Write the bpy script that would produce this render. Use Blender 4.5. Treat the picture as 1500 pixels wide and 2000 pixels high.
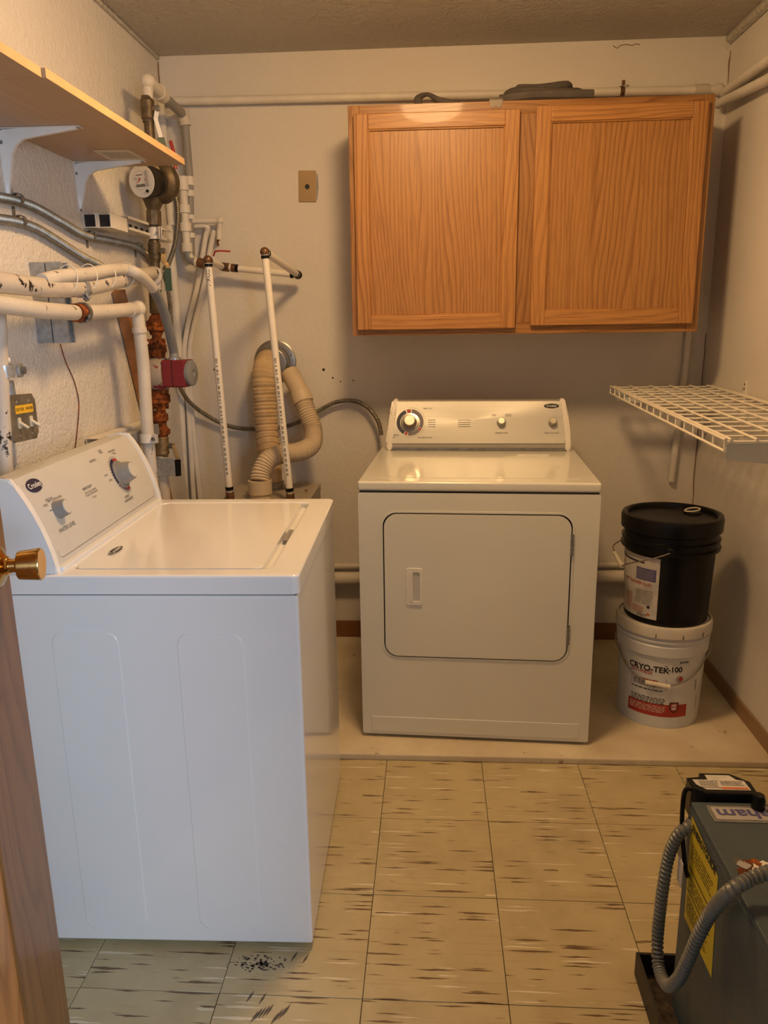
import bpy, bmesh, math, random
from mathutils import Vector, Matrix
random.seed(7)
for o in list(bpy.data.objects): bpy.data.objects.remove(o)
scene = bpy.context.scene
C = scene.collection

# ---------------------------------------------------------------- camera
F_PX, PITCH, YAW, ROLL = 1512.5, 0.2408, 0.0638, -0.0140
CAM = Vector((0.1447, -1.9391, 1.3800))
_cp, _sp, _cy, _sy = math.cos(PITCH), math.sin(PITCH), math.cos(YAW), math.sin(YAW)
_f = Vector((-_sy*_cp, _cy*_cp, -_sp)); _r0 = Vector((_cy, _sy, 0)); _u0 = _r0.cross(_f)
_r = math.cos(ROLL)*_r0 + math.sin(ROLL)*_u0; _u = -math.sin(ROLL)*_r0 + math.cos(ROLL)*_u0
cam_d = bpy.data.cameras.new('camera'); cam_d.sensor_width = 36.0; cam_d.lens = F_PX/2000*36.0
cam_d.clip_start = 0.02
cam = bpy.data.objects.new('camera', cam_d); C.objects.link(cam)
m = Matrix((_r, _u, -_f)).transposed().to_4x4(); m.translation = CAM; cam.matrix_world = m
scene.camera = cam

# ---------------------------------------------------------------- world / light / exposure
w = bpy.data.worlds.new('daylight'); scene.world = w; w.use_nodes = True
w.node_tree.nodes['Background'].inputs[0].default_value = (0.64, 0.79, 1.0, 1)
w.node_tree.nodes['Background'].inputs[1].default_value = 0.30
LAMP_POS = (0.14, -0.06, 2.3675); LAMP_STRENGTH = 92.0; LAMP_COL = (1.0, 0.615, 0.285)
# daylight through the hall window behind and to the right of the photographer
WIN = Vector((1.45, -3.10, 1.50)); WDIR = (Vector((-.35, -.45, .55))-WIN).normalized()
wd = bpy.data.lights.new('hall_window_daylight', 'AREA'); wd.shape = 'RECTANGLE'; wd.size = .9; wd.size_y = 1.2; wd.energy = 64; wd.color = (.66, .80, 1.0)
wo = bpy.data.objects.new('hall_window_daylight', wd); C.objects.link(wo); wo.location = WIN; wo.rotation_euler = WDIR.to_track_quat('-Z', 'Z').to_euler()
vs = scene.view_settings
vs.view_transform = 'Standard'; vs.look = 'None'; vs.exposure = 0.14; vs.gamma = 1.0; vs.use_curve_mapping = False

# ---------------------------------------------------------------- measured geometry helpers
XL, XR, YB, YF, H = -0.8973, 1.2257, 1.2645, -1.60, 2.3675
PZ = 0.022

def ray(u, v):
    return (_r*((u-750)/F_PX) - _u*((v-1000)/F_PX) + _f)
def at(u, v, x=None, y=None, z=None):
    """real-world point on a surveyed plane (x=, y= or z= constant)"""
    d = ray(u, v)
    if x is not None: t = (x-CAM.x)/d.x
    elif y is not None: t = (y-CAM.y)/d.y
    else: t = (z-CAM.z)/d.z
    return CAM + d*t
def hit(u, v, O, N):
    d = ray(u, v); t = (Vector(O)-CAM).dot(N)/d.dot(N); return CAM + d*t

# ---------------------------------------------------------------- materials
def lin(c):
    return tuple(((x/255)/12.92 if x/255 <= .04045 else ((x/255+.055)/1.055)**2.4) for x in c)
class NT:
    def __init__(s, name):
        s.m = bpy.data.materials.new(name); s.m.use_nodes = True; s.t = s.m.node_tree
        s.b = s.t.nodes['Principled BSDF']
    def n(s, typ, **kw):
        nd = s.t.nodes.new(typ)
        for k, v in kw.items():
            if k in nd.inputs.keys() if isinstance(k, str) else False: nd.inputs[k].default_value = v
            else: setattr(nd, k, v)
        return nd
    def l(s, a, b): s.t.links.new(a, b)
    def coords(s, kind='Object', scale=(1, 1, 1)):
        if kind == 'World': c = s.n('ShaderNodeNewGeometry').outputs['Position']
        else: c = s.n('ShaderNodeTexCoord').outputs[kind]
        mp = s.n('ShaderNodeMapping'); mp.inputs['Scale'].default_value = scale; s.l(c, mp.inputs['Vector']); return mp.outputs['Vector']
    def noise(s, vec, scale, detail=3, rough=.55, dist=0):
        nd = s.n('ShaderNodeTexNoise'); nd.inputs['Scale'].default_value = scale; nd.inputs['Detail'].default_value = detail
        nd.inputs['Roughness'].default_value = rough; nd.inputs['Distortion'].default_value = dist
        s.l(vec, nd.inputs['Vector']); return nd.outputs['Fac']
    def ramp(s, fac, stops, interp='LINEAR'):
        r = s.n('ShaderNodeValToRGB'); cr = r.color_ramp; cr.interpolation = interp
        while len(cr.elements) < len(stops): cr.elements.new(.5)
        for e, (p, c) in zip(cr.elements, stops):
            e.position = p; e.color = (*c, 1) if not isinstance(c, (int, float)) else (c, c, c, 1)
        s.l(fac, r.inputs[0]); return r.outputs[0]
    def mix(s, fac, a, b):
        mx = s.n('ShaderNodeMix', data_type='RGBA')
        for i, val in ((0, fac), (6, a), (7, b)):
            if hasattr(val, 'is_output'): s.l(val, mx.inputs[i])
            elif i == 0: mx.inputs[0].default_value = val
            else: mx.inputs[i].default_value = (*val, 1)
        return mx.outputs[2]
    def math(s, op, a, b=None):
        nd = s.n('ShaderNodeMath', operation=op)
        for i, val in ((0, a), (1, b)):
            if val is None: continue
            if hasattr(val, 'is_output'): s.l(val, nd.inputs[i])
            else: nd.inputs[i].default_value = val
        return nd.outputs[0]
    def bump(s, h, strength=.3, dist=.002):
        b = s.n('ShaderNodeBump'); b.inputs['Strength'].default_value = strength; b.inputs['Distance'].default_value = dist
        s.l(h, b.inputs['Height']); s.l(b.outputs[0], s.b.inputs['Normal'])
    def base(s, col):
        if hasattr(col, 'is_output'): s.l(col, s.b.inputs['Base Color'])
        else: s.b.inputs['Base Color'].default_value = (*col, 1)
    def set(s, rough=.5, metal=0, spec=.5, coat=0):
        s.b.inputs['Roughness'].default_value = rough; s.b.inputs['Metallic'].default_value = metal
        s.b.inputs['Specular IOR Level'].default_value = spec; s.b.inputs['Coat Weight'].default_value = coat
        s.b.inputs['Coat Roughness'].default_value = .06
        return s

def plain(name, col, rough=.5, metal=0, var=.06, vscale=14, bump=0, bscale=200, coat=0, spec=.5):
    """one colour with a little procedural wear"""
    t = NT(name); c = t.coords('World'); n = t.noise(c, vscale, 4)
    lo = tuple(x*(1-var*1.6) for x in col); hi = tuple(min(1, x*(1+var)) for x in col)
    t.base(t.ramp(n, [(.3, lo), (.7, hi)])); t.set(rough, metal, spec, coat)
    if bump: t.bump(t.noise(c, bscale, 2), bump, .001)
    return t.m

def wall_paint(name, col, bstr, scale, dirt=.0, bd=.005):
    t = NT(name); c = t.coords('World'); n1 = t.noise(c, 1.7, 5, .6); n2 = t.noise(c, scale, 4, .6); n3 = t.noise(c, scale*.33, 3)
    a = t.ramp(n1, [(.3, tuple(x*.93 for x in col)), (.7, col)])
    sp = t.ramp(t.noise(c, 80, 2, .5), [(.27, 1.0), (.30, 0.0)])
    t.base(t.mix(t.math('MULTIPLY', sp, dirt), a, lin((120, 100, 80))))
    t.set(.72, 0, .3); t.bump(t.math('ADD', n2, t.math('MULTIPLY', n3, 1.2)), bstr, bd); return t.m

def oak(name, vertical=True, tone=1.0, seed=0.0):
    t = NT(name); tc = t.coords('World', (1, 1, 1)); add = t.n('ShaderNodeVectorMath', operation='ADD')
    t.l(tc, add.inputs[0]); add.inputs[1].default_value = (seed, seed*.37, seed*.61)
    def mapped(s):
        mp = t.n('ShaderNodeMapping'); mp.inputs['Scale'].default_value = s; t.l(add.outputs[0], mp.inputs['Vector']); return mp.outputs['Vector']
    low = t.noise(mapped((4.2, 4.2, .75) if vertical else (.75, 4.2, 4.2)), 1, 2, .5)
    fine = t.noise(mapped((40, 40, 2.2) if vertical else (2.2, 40, 40)), 1, 2, .5)
    sep = t.n('ShaderNodeSeparateXYZ'); t.l(add.outputs[0], sep.inputs[0])
    ph = t.math('ADD', t.math('MULTIPLY', sep.outputs[0 if vertical else 2], 62.0), t.math('ADD', t.math('MULTIPLY', low, 15.0), t.math('MULTIPLY', fine, .55)))
    wv = t.math('FRACT', ph)
    amp = t.ramp(t.noise(mapped((7, 7, .5) if vertical else (.5, 7, 7)), 1, 2), [(.35, .5), (.65, 1.0)])
    fib = t.noise(mapped((330, 330, 9) if vertical else (9, 330, 330)), 1, 2)
    streak = t.noise(mapped((26, 26, 1.0) if vertical else (1.0, 26, 26)), 1, 3, .6)
    A, B, D = (tuple(k*tone for k in x) for x in ((.46, .222, .064), (.265, .106, .027), (.21, .082, .021)))
    base = t.mix(t.math('MULTIPLY', t.ramp(wv, [(.0, .1), (.45, .12), (.86, 1.0), (1, .1)]), amp), A, B)
    base = t.mix(t.ramp(streak, [(.60, 0.0), (.74, .6)]), base, D)
    base = t.mix(t.ramp(fib, [(.5, 0.0), (.72, .6)]), base, D)
    t.base(base); t.set(.42, 0, .45, .08); t.bump(fib, .12, .001); return t.m

def vinyl():
    t = NT('vinyl_tile'); c = t.coords('World'); oi = t.n('ShaderNodeObjectInfo')
    off = t.n('ShaderNodeVectorMath', operation='SCALE'); cmb = t.n('ShaderNodeCombineXYZ')
    t.l(oi.outputs['Random'], cmb.inputs[0]); t.l(oi.outputs['Random'], cmb.inputs[1])
    t.l(cmb.outputs[0], off.inputs[0]); off.inputs['Scale'].default_value = 37.0
    ad = t.n('ShaderNodeVectorMath', operation='ADD'); t.l(c, ad.inputs[0]); t.l(off.outputs[0], ad.inputs[1])
    wob = t.n('ShaderNodeTexNoise'); wob.inputs['Scale'].default_value = 45; t.l(ad.outputs[0], wob.inputs['Vector'])
    ws = t.n('ShaderNodeVectorMath', operation='MULTIPLY_ADD'); t.l(wob.outputs['Color'], ws.inputs[0]); ws.inputs[1].default_value = (.03, .003, 0)
    t.l(ad.outputs[0], ws.inputs[2])
    def streaks(sx, sy, dens, r, shift):
        mp = t.n('ShaderNodeMapping'); mp.inputs['Scale'].default_value = (sx, sy, 0); mp.inputs['Location'].default_value = (shift, shift*2.3, 0)
        t.l(ws.outputs[0], mp.inputs['Vector'])
        v = t.n('ShaderNodeTexVoronoi', voronoi_dimensions='2D', feature='F1', distance='MANHATTAN'); v.inputs['Scale'].default_value = 1
        t.l(mp.outputs[0], v.inputs['Vector'])
        sep = t.n('ShaderNodeSeparateColor'); t.l(v.outputs['Color'], sep.inputs[0])
        rad = t.math('MULTIPLY', sep.outputs[1], r)
        inside = t.math('LESS_THAN', v.outputs['Distance'], rad)
        pick = t.math('LESS_THAN', sep.outputs[0], dens)
        return t.math('MULTIPLY', inside, pick)
    g = t.ramp(t.noise(ad.outputs[0], 9, 4), [(.3, lin((180, 164, 124))), (.7, lin((194, 179, 138)))])
    g = t.mix(t.math('MULTIPLY', streaks(5, 90, .4, .5, 1.1), .22), g, lin((160, 138, 104)))
    g = t.mix(t.math('MULTIPLY', streaks(8, 140, .10, .64, 3.7), .75), g, lin((226, 216, 190)))
    g = t.mix(t.math('MULTIPLY', streaks(9, 150, .10, .64, 9.2), .9), g, lin((98, 72, 48)))
    g = t.mix(t.math('MULTIPLY', streaks(11, 190, .10, .55, 15.2), .9), g, lin((84, 60, 40)))
    dirt = t.ramp(t.noise(c, 3.1, 6, .7), [(.50, 0.0), (.78, .35)])
    g = t.mix(dirt, g, lin((120, 100, 74)))
    t.base(g); t.set(.34, 0, .5); t.bump(t.noise(c, 16, 3), .06, .003); return t.m

def flaky(name, col, under, thr=.38, scale=26, rough=.55):
    t = NT(name); c = t.coords('World'); n = t.noise(c, scale, 5, .65); g = t.noise(c, 9, 3)
    a = t.ramp(g, [(.3, tuple(x*.86 for x in col)), (.7, col)])
    t.base(t.mix(t.ramp(n, [(thr-.02, 1.0), (thr+.01, 0.0)]), a, under)); t.set(rough, 0, .4)
    t.bump(t.noise(c, 90, 4), .5, .002); return t.m

def rusty(name='rusty_iron'):
    t = NT(name); c = t.coords('World'); n = t.noise(c, 38, 6, .7)
    t.base(t.ramp(n, [(.25, lin((44, 24, 14))), (.46, lin((104, 54, 24))), (.60, lin((164, 92, 38))), (.78, lin((78, 44, 26)))]))
    t.set(.85, .1, .3); t.bump(n, .6, .003); return t.m

M = {}
M['wall'] = wall_paint('wall_paint', (.74, .70, .63), .32, 150)
M['wall_left'] = wall_paint('wall_paint_rough', (.76, .72, .65), .7, 140, .10, .007)
M['ceiling'] = wall_paint('ceiling_texture', (.60, .56, .48), 1.0, 75, 0, .014)
M['vinyl'] = vinyl()
M['joint'] = plain('tile_joint', lin((70, 56, 40)), .9)
t = NT('painted_concrete'); c = t.coords('World')
g = t.ramp(t.noise(c, 4, 5, .6), [(.3, lin((196, 180, 150))), (.7, lin((224, 212, 184)))])
g = t.mix(t.ramp(t.noise(c, 21, 5, .7), [(.64, 0.0), (.70, .8)]), g, lin((120, 92, 60)))
t.base(g); t.set(.55, 0, .4); t.bump(t.noise(c, 60, 4), .3, .002); M['concrete'] = t.m
M['baseboard'] = plain('baseboard_vinyl', lin((150, 118, 84)), .45)
M['baseboard_dark'] = plain('baseboard_dark_wood', lin((128, 84, 44)), .5)
M['enamel'] = plain('white_enamel', (.80, .80, .79), .16, 0, .012, 3, coat=.5)
M['almond'] = plain('off_white_enamel', (.74, .735, .65), .22, 0, .02, 3, coat=.4)
M['cap'] = plain('white_plastic', (.80, .77, .70), .30, 0, .02)
M['panel_grey'] = plain('light_grey_panel', (.56, .55, .51), .35, 0, .015)
M['knob_grey'] = plain('grey_plastic_knob', (.23, .225, .215), .32, 0, .02)
M['console_grey'] = plain('console_grey', (.34, .32, .28), .4, 0, .03)
t = NT('brushed_aluminium'); c = t.coords('World', (4, 4, 700)); t.base(t.ramp(t.noise(c, 1, 2), [(.3, (.58, .575, .53)), (.7, (.66, .655, .60))])); t.set(.46, .35, .4); t.b.inputs['Anisotropic'].default_value = .6; M['brushed'] = t.m
M['chrome'] = plain('chrome_knob', (.42, .40, .35), .25, 1, .03); M['chrome_face'] = plain('spun_knob_face', (.80, .76, .66), .3, 1, .08, 90)
M['navy'] = plain('navy_print', lin((38, 36, 62)), .5)
M['slate'] = plain('slate_print', lin((112, 104, 112)), .5)
M['red_print'] = plain('red_print', lin((168, 52, 42)), .5)
M['ink'] = plain('black_ink', lin((32, 28, 28)), .6)
M['ink_soft'] = plain('grey_ink', lin((84, 76, 68)), .6)
M['white_print'] = plain('white_print', (.82, .80, .76), .5)
M['dark_gap'] = plain('dark_gap_fill', lin((50, 52, 54)), .7)  # dark filler seen in the panel seams and round the dryer door
M['oak_v'] = oak('oak_vertical_grain', True); M['oak_h'] = oak('oak_horizontal_grain', False)
M['oak_panel'] = oak('oak_veneer_panel', True, .92, 3.3); M['oak_panel2'] = oak('oak_veneer_panel_fine', True, .90, 8.1)
M['oak_dark'] = oak('oak_face_frame', True, .80, 5.0); M['oak_dark_h'] = oak('oak_face_rail', False, .80, 6.0)
t = NT('beech_melamine'); c = t.coords('World', (60, 3, 60)); t.base(t.ramp(t.noise(c, 1, 3), [(.3, (.42, .28, .17)), (.7, (.48, .33, .20))])); t.set(.42, 0, .4); M['melamine'] = t.m
M['edge_band'] = plain('beech_edge_band', (.76, .50, .24), .4)
M['white_metal'] = plain('white_powder_coat', (.74, .74, .72), .35, 0, .03)
M['wire_cream'] = plain('cream_coated_wire', (.80, .74, .62), .4, 0, .03)
M['bracket_grey'] = plain('pale_grey_bracket', (.55, .56, .50), .45)
M['galv'] = plain('galvanised_steel', (.42, .44, .46), .36, .55, .16, 60)
M['steel_dark'] = plain('dull_steel', (.28, .28, .27), .45, .8, .15, 40)
t = NT('flex_conduit_steel'); c = t.coords('World'); t.base(t.ramp(t.noise(c, 30, 3), [(.3, (.24, .22, .175)), (.7, (.36, .33, .27))])); t.set(.40, .8, .5); M['flex'] = t.m
M['flex_grey'] = plain('grey_coated_flex', (.20, .20, .17), .45, .3, .1)
M['pipe_white'] = flaky('white_painted_pipe', (.66, .61, .53), lin((60, 48, 38)), .335)
M['pipe_flaky'] = flaky('flaking_pipe_wrap', (.60, .54, .46), lin((38, 32, 28)), .40, 20)
M['pipe_clean'] = plain('cream_painted_pipe', (.72, .68, .60), .5, 0, .06)
M['pipe_grey'] = flaky('grey_pipe_paint_worn', (.30, .29, .27), (.66, .62, .54), .33, 22)
M['pex'] = plain('white_plastic_tubing', (.80, .75, .65), .35, 0, .02)
M['conduit_grey'] = plain('grey_pvc_conduit', (.24, .25, .26), .45)
M['copper_dark'] = plain('tarnished_copper', (.20, .105, .055), .4, .6, .3, 60)
M['bronze'] = plain('dark_bronze', (.13, .095, .055), .5, .5, .3, 40)
M['brass'] = plain('polished_brass', (.62, .38, .13), .13, 1, .04)
M['brass_dull'] = plain('dull_brass_valve', (.30, .20, .09), .5, .5, .3, 50)
M['rust'] = rusty()
M['pump_red'] = flaky('red_pump_paint', (.22, .022, .03), (.30, .25, .2), .22, 12, .45)
M['pump_volute'] = flaky('worn_red_casting', (.40, .34, .27), (.24, .03, .04), .44, 16, .7)
M['black'] = plain('black_plastic', (.006, .0055, .0055), .30, 0, .2, spec=.25)
M['black_rough'] = plain('black_sheet_metal', (.022, .018, .014), .5, .1, .4, 20)
M['soot'] = plain('dirty_tray_floor', (.05, .035, .022), .95, 0, .5, 60)
M['rubber'] = plain('grey_foam_rubber', (.10, .085, .075), .85, 0, .15)
M['paper'] = plain('pale_paper', (.66, .60, .50), .8)
M['tan_plate'] = plain('tan_wall_plate', (.40, .27, .125), .45)
M['hose_cloth'] = plain('tan_fabric_duct', (.56, .41, .24), .8, 0, .12, 20, .3, 90)
M['hose_beige'] = plain('beige_plastic_duct', (.58, .47, .32), .5, 0, .05)
M['flange'] = plain('galvanised_flange', (.36, .34, .30), .34, .85, .1, 30)
M['heater'] = plain('grey_heater_casing', (.36, .31, .24), .5, .1)
M['boiler'] = flaky('blue_grey_boiler_paint', (.060, .082, .090), (.13, .09, .05), .36, 7, .5)
M['yellow'] = plain('yellow_label', (.62, .47, .02), .5, 0, .06)
M['orange_label'] = plain('orange_print', (.60, .13, .03), .5)
M['bucket_white'] = plain('white_pail_plastic', (.66, .68, .69), .38, 0, .03)
M['bucket_lid'] = plain('cream_pail_lid', (.66, .62, .54), .4, 0, .04)
M['grip'] = plain('cream_plastic_grip', (.76, .70, .56), .45)
M['wire'] = plain('bail_wire', (.34, .31, .27), .35, .85)
M['label'] = plain('printed_label', (.58, .55, .50), .5, 0, .08, 60)
M['label_pink'] = plain('faded_pink_print', (.50, .33, .28), .6)
M['label_grey'] = plain('faded_grey_print', (.38, .36, .34), .6)
M['label_blue'] = plain('blue_print', lin((78, 76, 122)), .6)
M['door_wood'] = oak('stained_door_stile', True, .46, 11.0); M['door_panel'] = oak('stained_door_panel', True, .95, 14.0)
M['pine'] = plain('bare_pine', (.36, .17, .07), .6, 0, .15, 30)
M['green'] = plain('green_handle_grip', (.012, .05, .035), .4)
M['red_handle'] = plain('red_lever', (.42, .03, .03), .4)
M['switch_metal'] = plain('dull_cover_plate', (.22, .19, .14), .45, .5, .2, 40)
M['toggle'] = plain('ivory_toggle', (.68, .60, .44), .4)
M['tape'] = plain('yellow_tape', (.76, .44, .03), .5)
t = NT('clear_jug_plastic'); t.base((.55, .45, .32)); t.set(.2); t.b.inputs['Transmission Weight'].default_value = .7; M['jug'] = t.m
t = NT('gauge_face'); t.base((.62, .60, .56)); t.set(.15, 0, .5, .6); M['gauge'] = t.m
t = NT('lit_glass_dome'); t.base((.9, .85, .75)); t.b.inputs['Emission Color'].default_value = (*LAMP_COL, 1); t.b.inputs['Emission Strength'].default_value = LAMP_STRENGTH; M['lamp'] = t.m

# ---------------------------------------------------------------- mesh helpers
def V(*a): return Vector(a if len(a) == 3 else a[0])
def wm(o):
    mm = o.matrix_parent_inverse @ o.matrix_basis
    return wm(o.parent) @ mm if o.parent else o.matrix_basis.copy()
def obj(name, bm, mat, parent=None, local=False, sharp=.62, wn=True):
    """bmesh -> one mesh object; coordinates are world unless local (then parent space)"""
    bmesh.ops.recalc_face_normals(bm, faces=bm.faces[:])
    for f in bm.faces: f.smooth = True
    for e in bm.edges:
        if len(e.link_faces) == 2 and e.calc_face_angle(0) > sharp: e.smooth = False
    if parent is None or not local:
        # put the origin at the base centre of the piece
        if bm.verts:
            lo = Vector((min(v.co.x for v in bm.verts), min(v.co.y for v in bm.verts), min(v.co.z for v in bm.verts)))
            hi = Vector((max(v.co.x for v in bm.verts), max(v.co.y for v in bm.verts), max(v.co.z for v in bm.verts)))
            org = Vector(((lo.x+hi.x)/2, (lo.y+hi.y)/2, lo.z))
            bmesh.ops.translate(bm, verts=bm.verts[:], vec=-org)
        else: org = Vector()
    else: org = Vector()
    me = bpy.data.meshes.new(name); bm.to_mesh(me); bm.free()
    if mat: me.materials.append(M[mat] if isinstance(mat, str) else mat)
    o = bpy.data.objects.new(name, me); C.objects.link(o); o.location = org
    if wn and len(me.polygons) < 4000:
        md = o.modifiers.new('weighted_normals', 'WEIGHTED_NORMAL'); md.keep_sharp = True
    if parent:
        o.parent = parent
        if not local: o.matrix_parent_inverse = wm(parent).inverted()
    return o
def thing(name, label, cat, loc=(0, 0, 0), rotz=0, group=None):
    o = bpy.data.objects.new(name, None); C.objects.link(o); o.empty_display_size = .05
    o.location = loc; o.rotation_euler = (0, 0, rotz); tag(o, label, cat, group); return o
def tag(o, label, cat, group=None):
    o['label'] = label; o['category'] = cat
    if group: o['group'] = group
    return o
def struct(o): o['kind'] = 'structure'; return o
B = bmesh.new
def box(bm, lo, hi, bev=0, seg=2):
    lo, hi = Vector(lo), Vector(hi)
    vs = [bm.verts.new((x, y, z)) for x in (lo.x, hi.x) for y in (lo.y, hi.y) for z in (lo.z, hi.z)]
    fs = [bm.faces.new([vs[i] for i in q]) for q in ((0, 1, 3, 2), (4, 6, 7, 5), (0, 4, 5, 1), (2, 3, 7, 6), (0, 2, 6, 4), (1, 5, 7, 3))]
    if bev:
        es = list({e for f in fs for e in f.edges})
        bmesh.ops.bevel(bm, geom=es, offset=bev, segments=seg, affect='EDGES', profile=.5)
    return bm
def basis(ax):
    ax = Vector(ax).normalized(); h = Vector((0, 0, 1)) if abs(ax.z) < .9 else Vector((1, 0, 0))
    u = h.cross(ax).normalized(); return u, ax.cross(u), ax
def lathe(bm, prof, O, ax=(0, 0, 1), n=32, cap=True):
    u, v, a = basis(ax); O = Vector(O); rings = []
    for r, h in prof:
        rings.append([bm.verts.new(O + a*h + (u*math.cos(2*math.pi*i/n) + v*math.sin(2*math.pi*i/n))*max(r, 1e-5)) for i in range(n)])
    for p, q in zip(rings, rings[1:]):
        for i in range(n): bm.faces.new((p[i], p[(i+1) % n], q[(i+1) % n], q[i]))
    if cap: bm.faces.new(rings[0][::-1]); bm.faces.new(rings[-1])
    return bm
def cyl(bm, p0, p1, r, r1=None, n=20):
    p0, p1 = Vector(p0), Vector(p1); return lathe(bm, [(r, 0), (r if r1 is None else r1, (p1-p0).length)], p0, p1-p0, n)
def nut(bm, p0, p1, r): return cyl(bm, p0, p1, r, n=8)
def spline(pts, k=10, closed=False):
    P = [Vector(p) for p in pts]; out = []; n = len(P)
    for i in range(n-1 if not closed else n):
        a = P[(i-1) % n] if (i > 0 or closed) else P[0]*2-P[1]; b = P[i]; c2 = P[(i+1) % n]
        d = P[(i+2) % n] if (i+2 < n or closed) else c2*2-b
        for j in range(k):
            s = j/k; out.append(.5*((2*b)+(c2-a)*s+(2*a-5*b+4*c2-d)*s*s+(3*b-a-3*c2+d)*s**3))
    if not closed: out.append(P[-1])
    return out
def resample(pts, step):
    out = [pts[0]]; acc = 0.0
    for a, b in zip(pts, pts[1:]):
        L = (b-a).length; pos = step-acc
        while pos <= L: out.append(a+(b-a)*(pos/L)); pos += step
        acc = (acc+L) % step if L else acc
    return out
def tube(bm, pts, r, n=12, cap=True):
    P = [Vector(p) for p in pts]; N = len(P); rr = r if hasattr(r, '__len__') else [r]*N
    T = [((P[min(i+1, N-1)]-P[max(i-1, 0)])).normalized() for i in range(N)]
    u, v, _ = basis(T[0]); rings = []
    for i in range(N):
        if i:
            q = T[i-1].rotation_difference(T[i]); u = (q @ u).normalized(); u = (u - T[i]*u.dot(T[i])).normalized()
        v = T[i].cross(u)
        rings.append([bm.verts.new(P[i]+(u*math.cos(2*math.pi*j/n)+v*math.sin(2*math.pi*j/n))*rr[i]) for j in range(n)])
    for p, q in zip(rings, rings[1:]):
        for j in range(n): bm.faces.new((p[j], p[(j+1) % n], q[(j+1) % n], q[j]))
    if cap: bm.faces.new(rings[0][::-1]); bm.faces.new(rings[-1])
    return bm
def corr(bm, pts, r, pitch=.006, depth=.12, n=12):
    """corrugated (interlocked) tube"""
    P = resample(spline(pts, 24), pitch/3); pat = (1.0, .985, 1-depth*1.25); return tube(bm, P, [r*pat[i % 3] for i in range(len(P))], n)
def rrect(w, h, r, n=6, cx=0, cy=0):
    out = []
    for sx, sy, a0 in ((1, 1, 0), (-1, 1, 90), (-1, -1, 180), (1, -1, 270)):
        for i in range(n+1):
            a = math.radians(a0+90*i/n); out.append((cx+sx*(w/2-r)+r*math.cos(a), cy+sy*(h/2-r)+r*math.sin(a)))
    return out
class Frame:
    def __init__(s, O, U, Vv):
        s.O = Vector(O); s.U = Vector(U).normalized(); s.V = Vector(Vv).normalized(); s.N = s.U.cross(s.V)
    def p(s, a, b, d=0): return s.O + s.U*a + s.V*b + s.N*d
    def ab(s, u, v, d=0):
        q = hit(u, v, s.O+s.N*d, s.N)-s.O; return q.dot(s.U), q.dot(s.V)
def prism(bm, poly, fr, d0, d1, bev=0, seg=2):
    a = [bm.verts.new(fr.p(x, y, d0)) for x, y in poly]; b = [bm.verts.new(fr.p(x, y, d1)) for x, y in poly]; n = len(a)
    bot = bm.faces.new(a[::-1]); top = bm.faces.new(b); sides = [bm.faces.new((a[i], a[(i+1) % n], b[(i+1) % n], b[i])) for i in range(n)]
    if bev: bmesh.ops.bevel(bm, geom=list(top.edges), offset=bev, segments=seg, affect='EDGES', profile=.5)
    return bm
def ringslab(bm, outer, inner, fr, d0, d1):
    n = len(outer); L = [[bm.verts.new(fr.p(x, y, d)) for x, y in poly] for poly, d in ((outer, d0), (outer, d1), (inner, d1), (inner, d0))]
    for p, q in ((0, 1), (1, 2), (2, 3), (3, 0)):
        for i in range(n): bm.faces.new((L[p][i], L[p][(i+1) % n], L[q][(i+1) % n], L[q][i]))
    return bm
def ellipse(a, b, n=40, cx=0, cy=0): return [(cx+a*math.cos(2*math.pi*i/n), cy+b*math.sin(2*math.pi*i/n)) for i in range(n)]
def text(bm, s, size, place, bold=0.0, xs=1.0, align='CENTER'):
    """adds flat letter faces; place(a, b) maps text space to the world"""
    cu = bpy.data.curves.new('lettering', 'FONT'); cu.body = s; cu.size = size; cu.align_x = align; cu.align_y = 'CENTER'; cu.offset = bold*size; cu.resolution_u = 3
    o = bpy.data.objects.new('lettering', cu); C.objects.link(o)
    dg = bpy.context.evaluated_depsgraph_get(); me = bpy.data.meshes.new_from_object(o.evaluated_get(dg))
    vs = [bm.verts.new(place(v.co.x*xs, v.co.y)) for v in me.vertices]
    for p in me.polygons:
        try: bm.faces.new([vs[i] for i in p.vertices])
        except ValueError: pass
    bpy.data.objects.remove(o); bpy.data.curves.remove(cu); bpy.data.meshes.remove(me); return bm
def on(fr, a0, b0, d=.0006, rot=0):
    c_, s_ = math.cos(rot), math.sin(rot)
    return lambda a, b: fr.p(a0+a*c_-b*s_, b0+a*s_+b*c_, d)
def flat(bm, poly, place): bm.faces.new([bm.verts.new(place(a, b)) for a, b in poly]); return bm
def rectp(w, h, cx=0, cy=0): return [(cx-w/2, cy-h/2), (cx+w/2, cy-h/2), (cx+w/2, cy+h/2), (cx-w/2, cy+h/2)]
def finelines(bm, place, w, h, rows, fill=.55, seed=1, words=True):
    rnd = random.Random(seed)
    for i in range(rows):
        y = h/2-(i+.5)*h/rows; x = -w/2; end = w/2*(1-.25*rnd.random())
        while x < end:
            L = min(end-x, (.05+.12*rnd.random())*w if words else w)
            if L > .004*w: flat(bm, rectp(L, h/rows*fill, x+L/2, y), place)
            x += L+.025*w
    return bm

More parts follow.
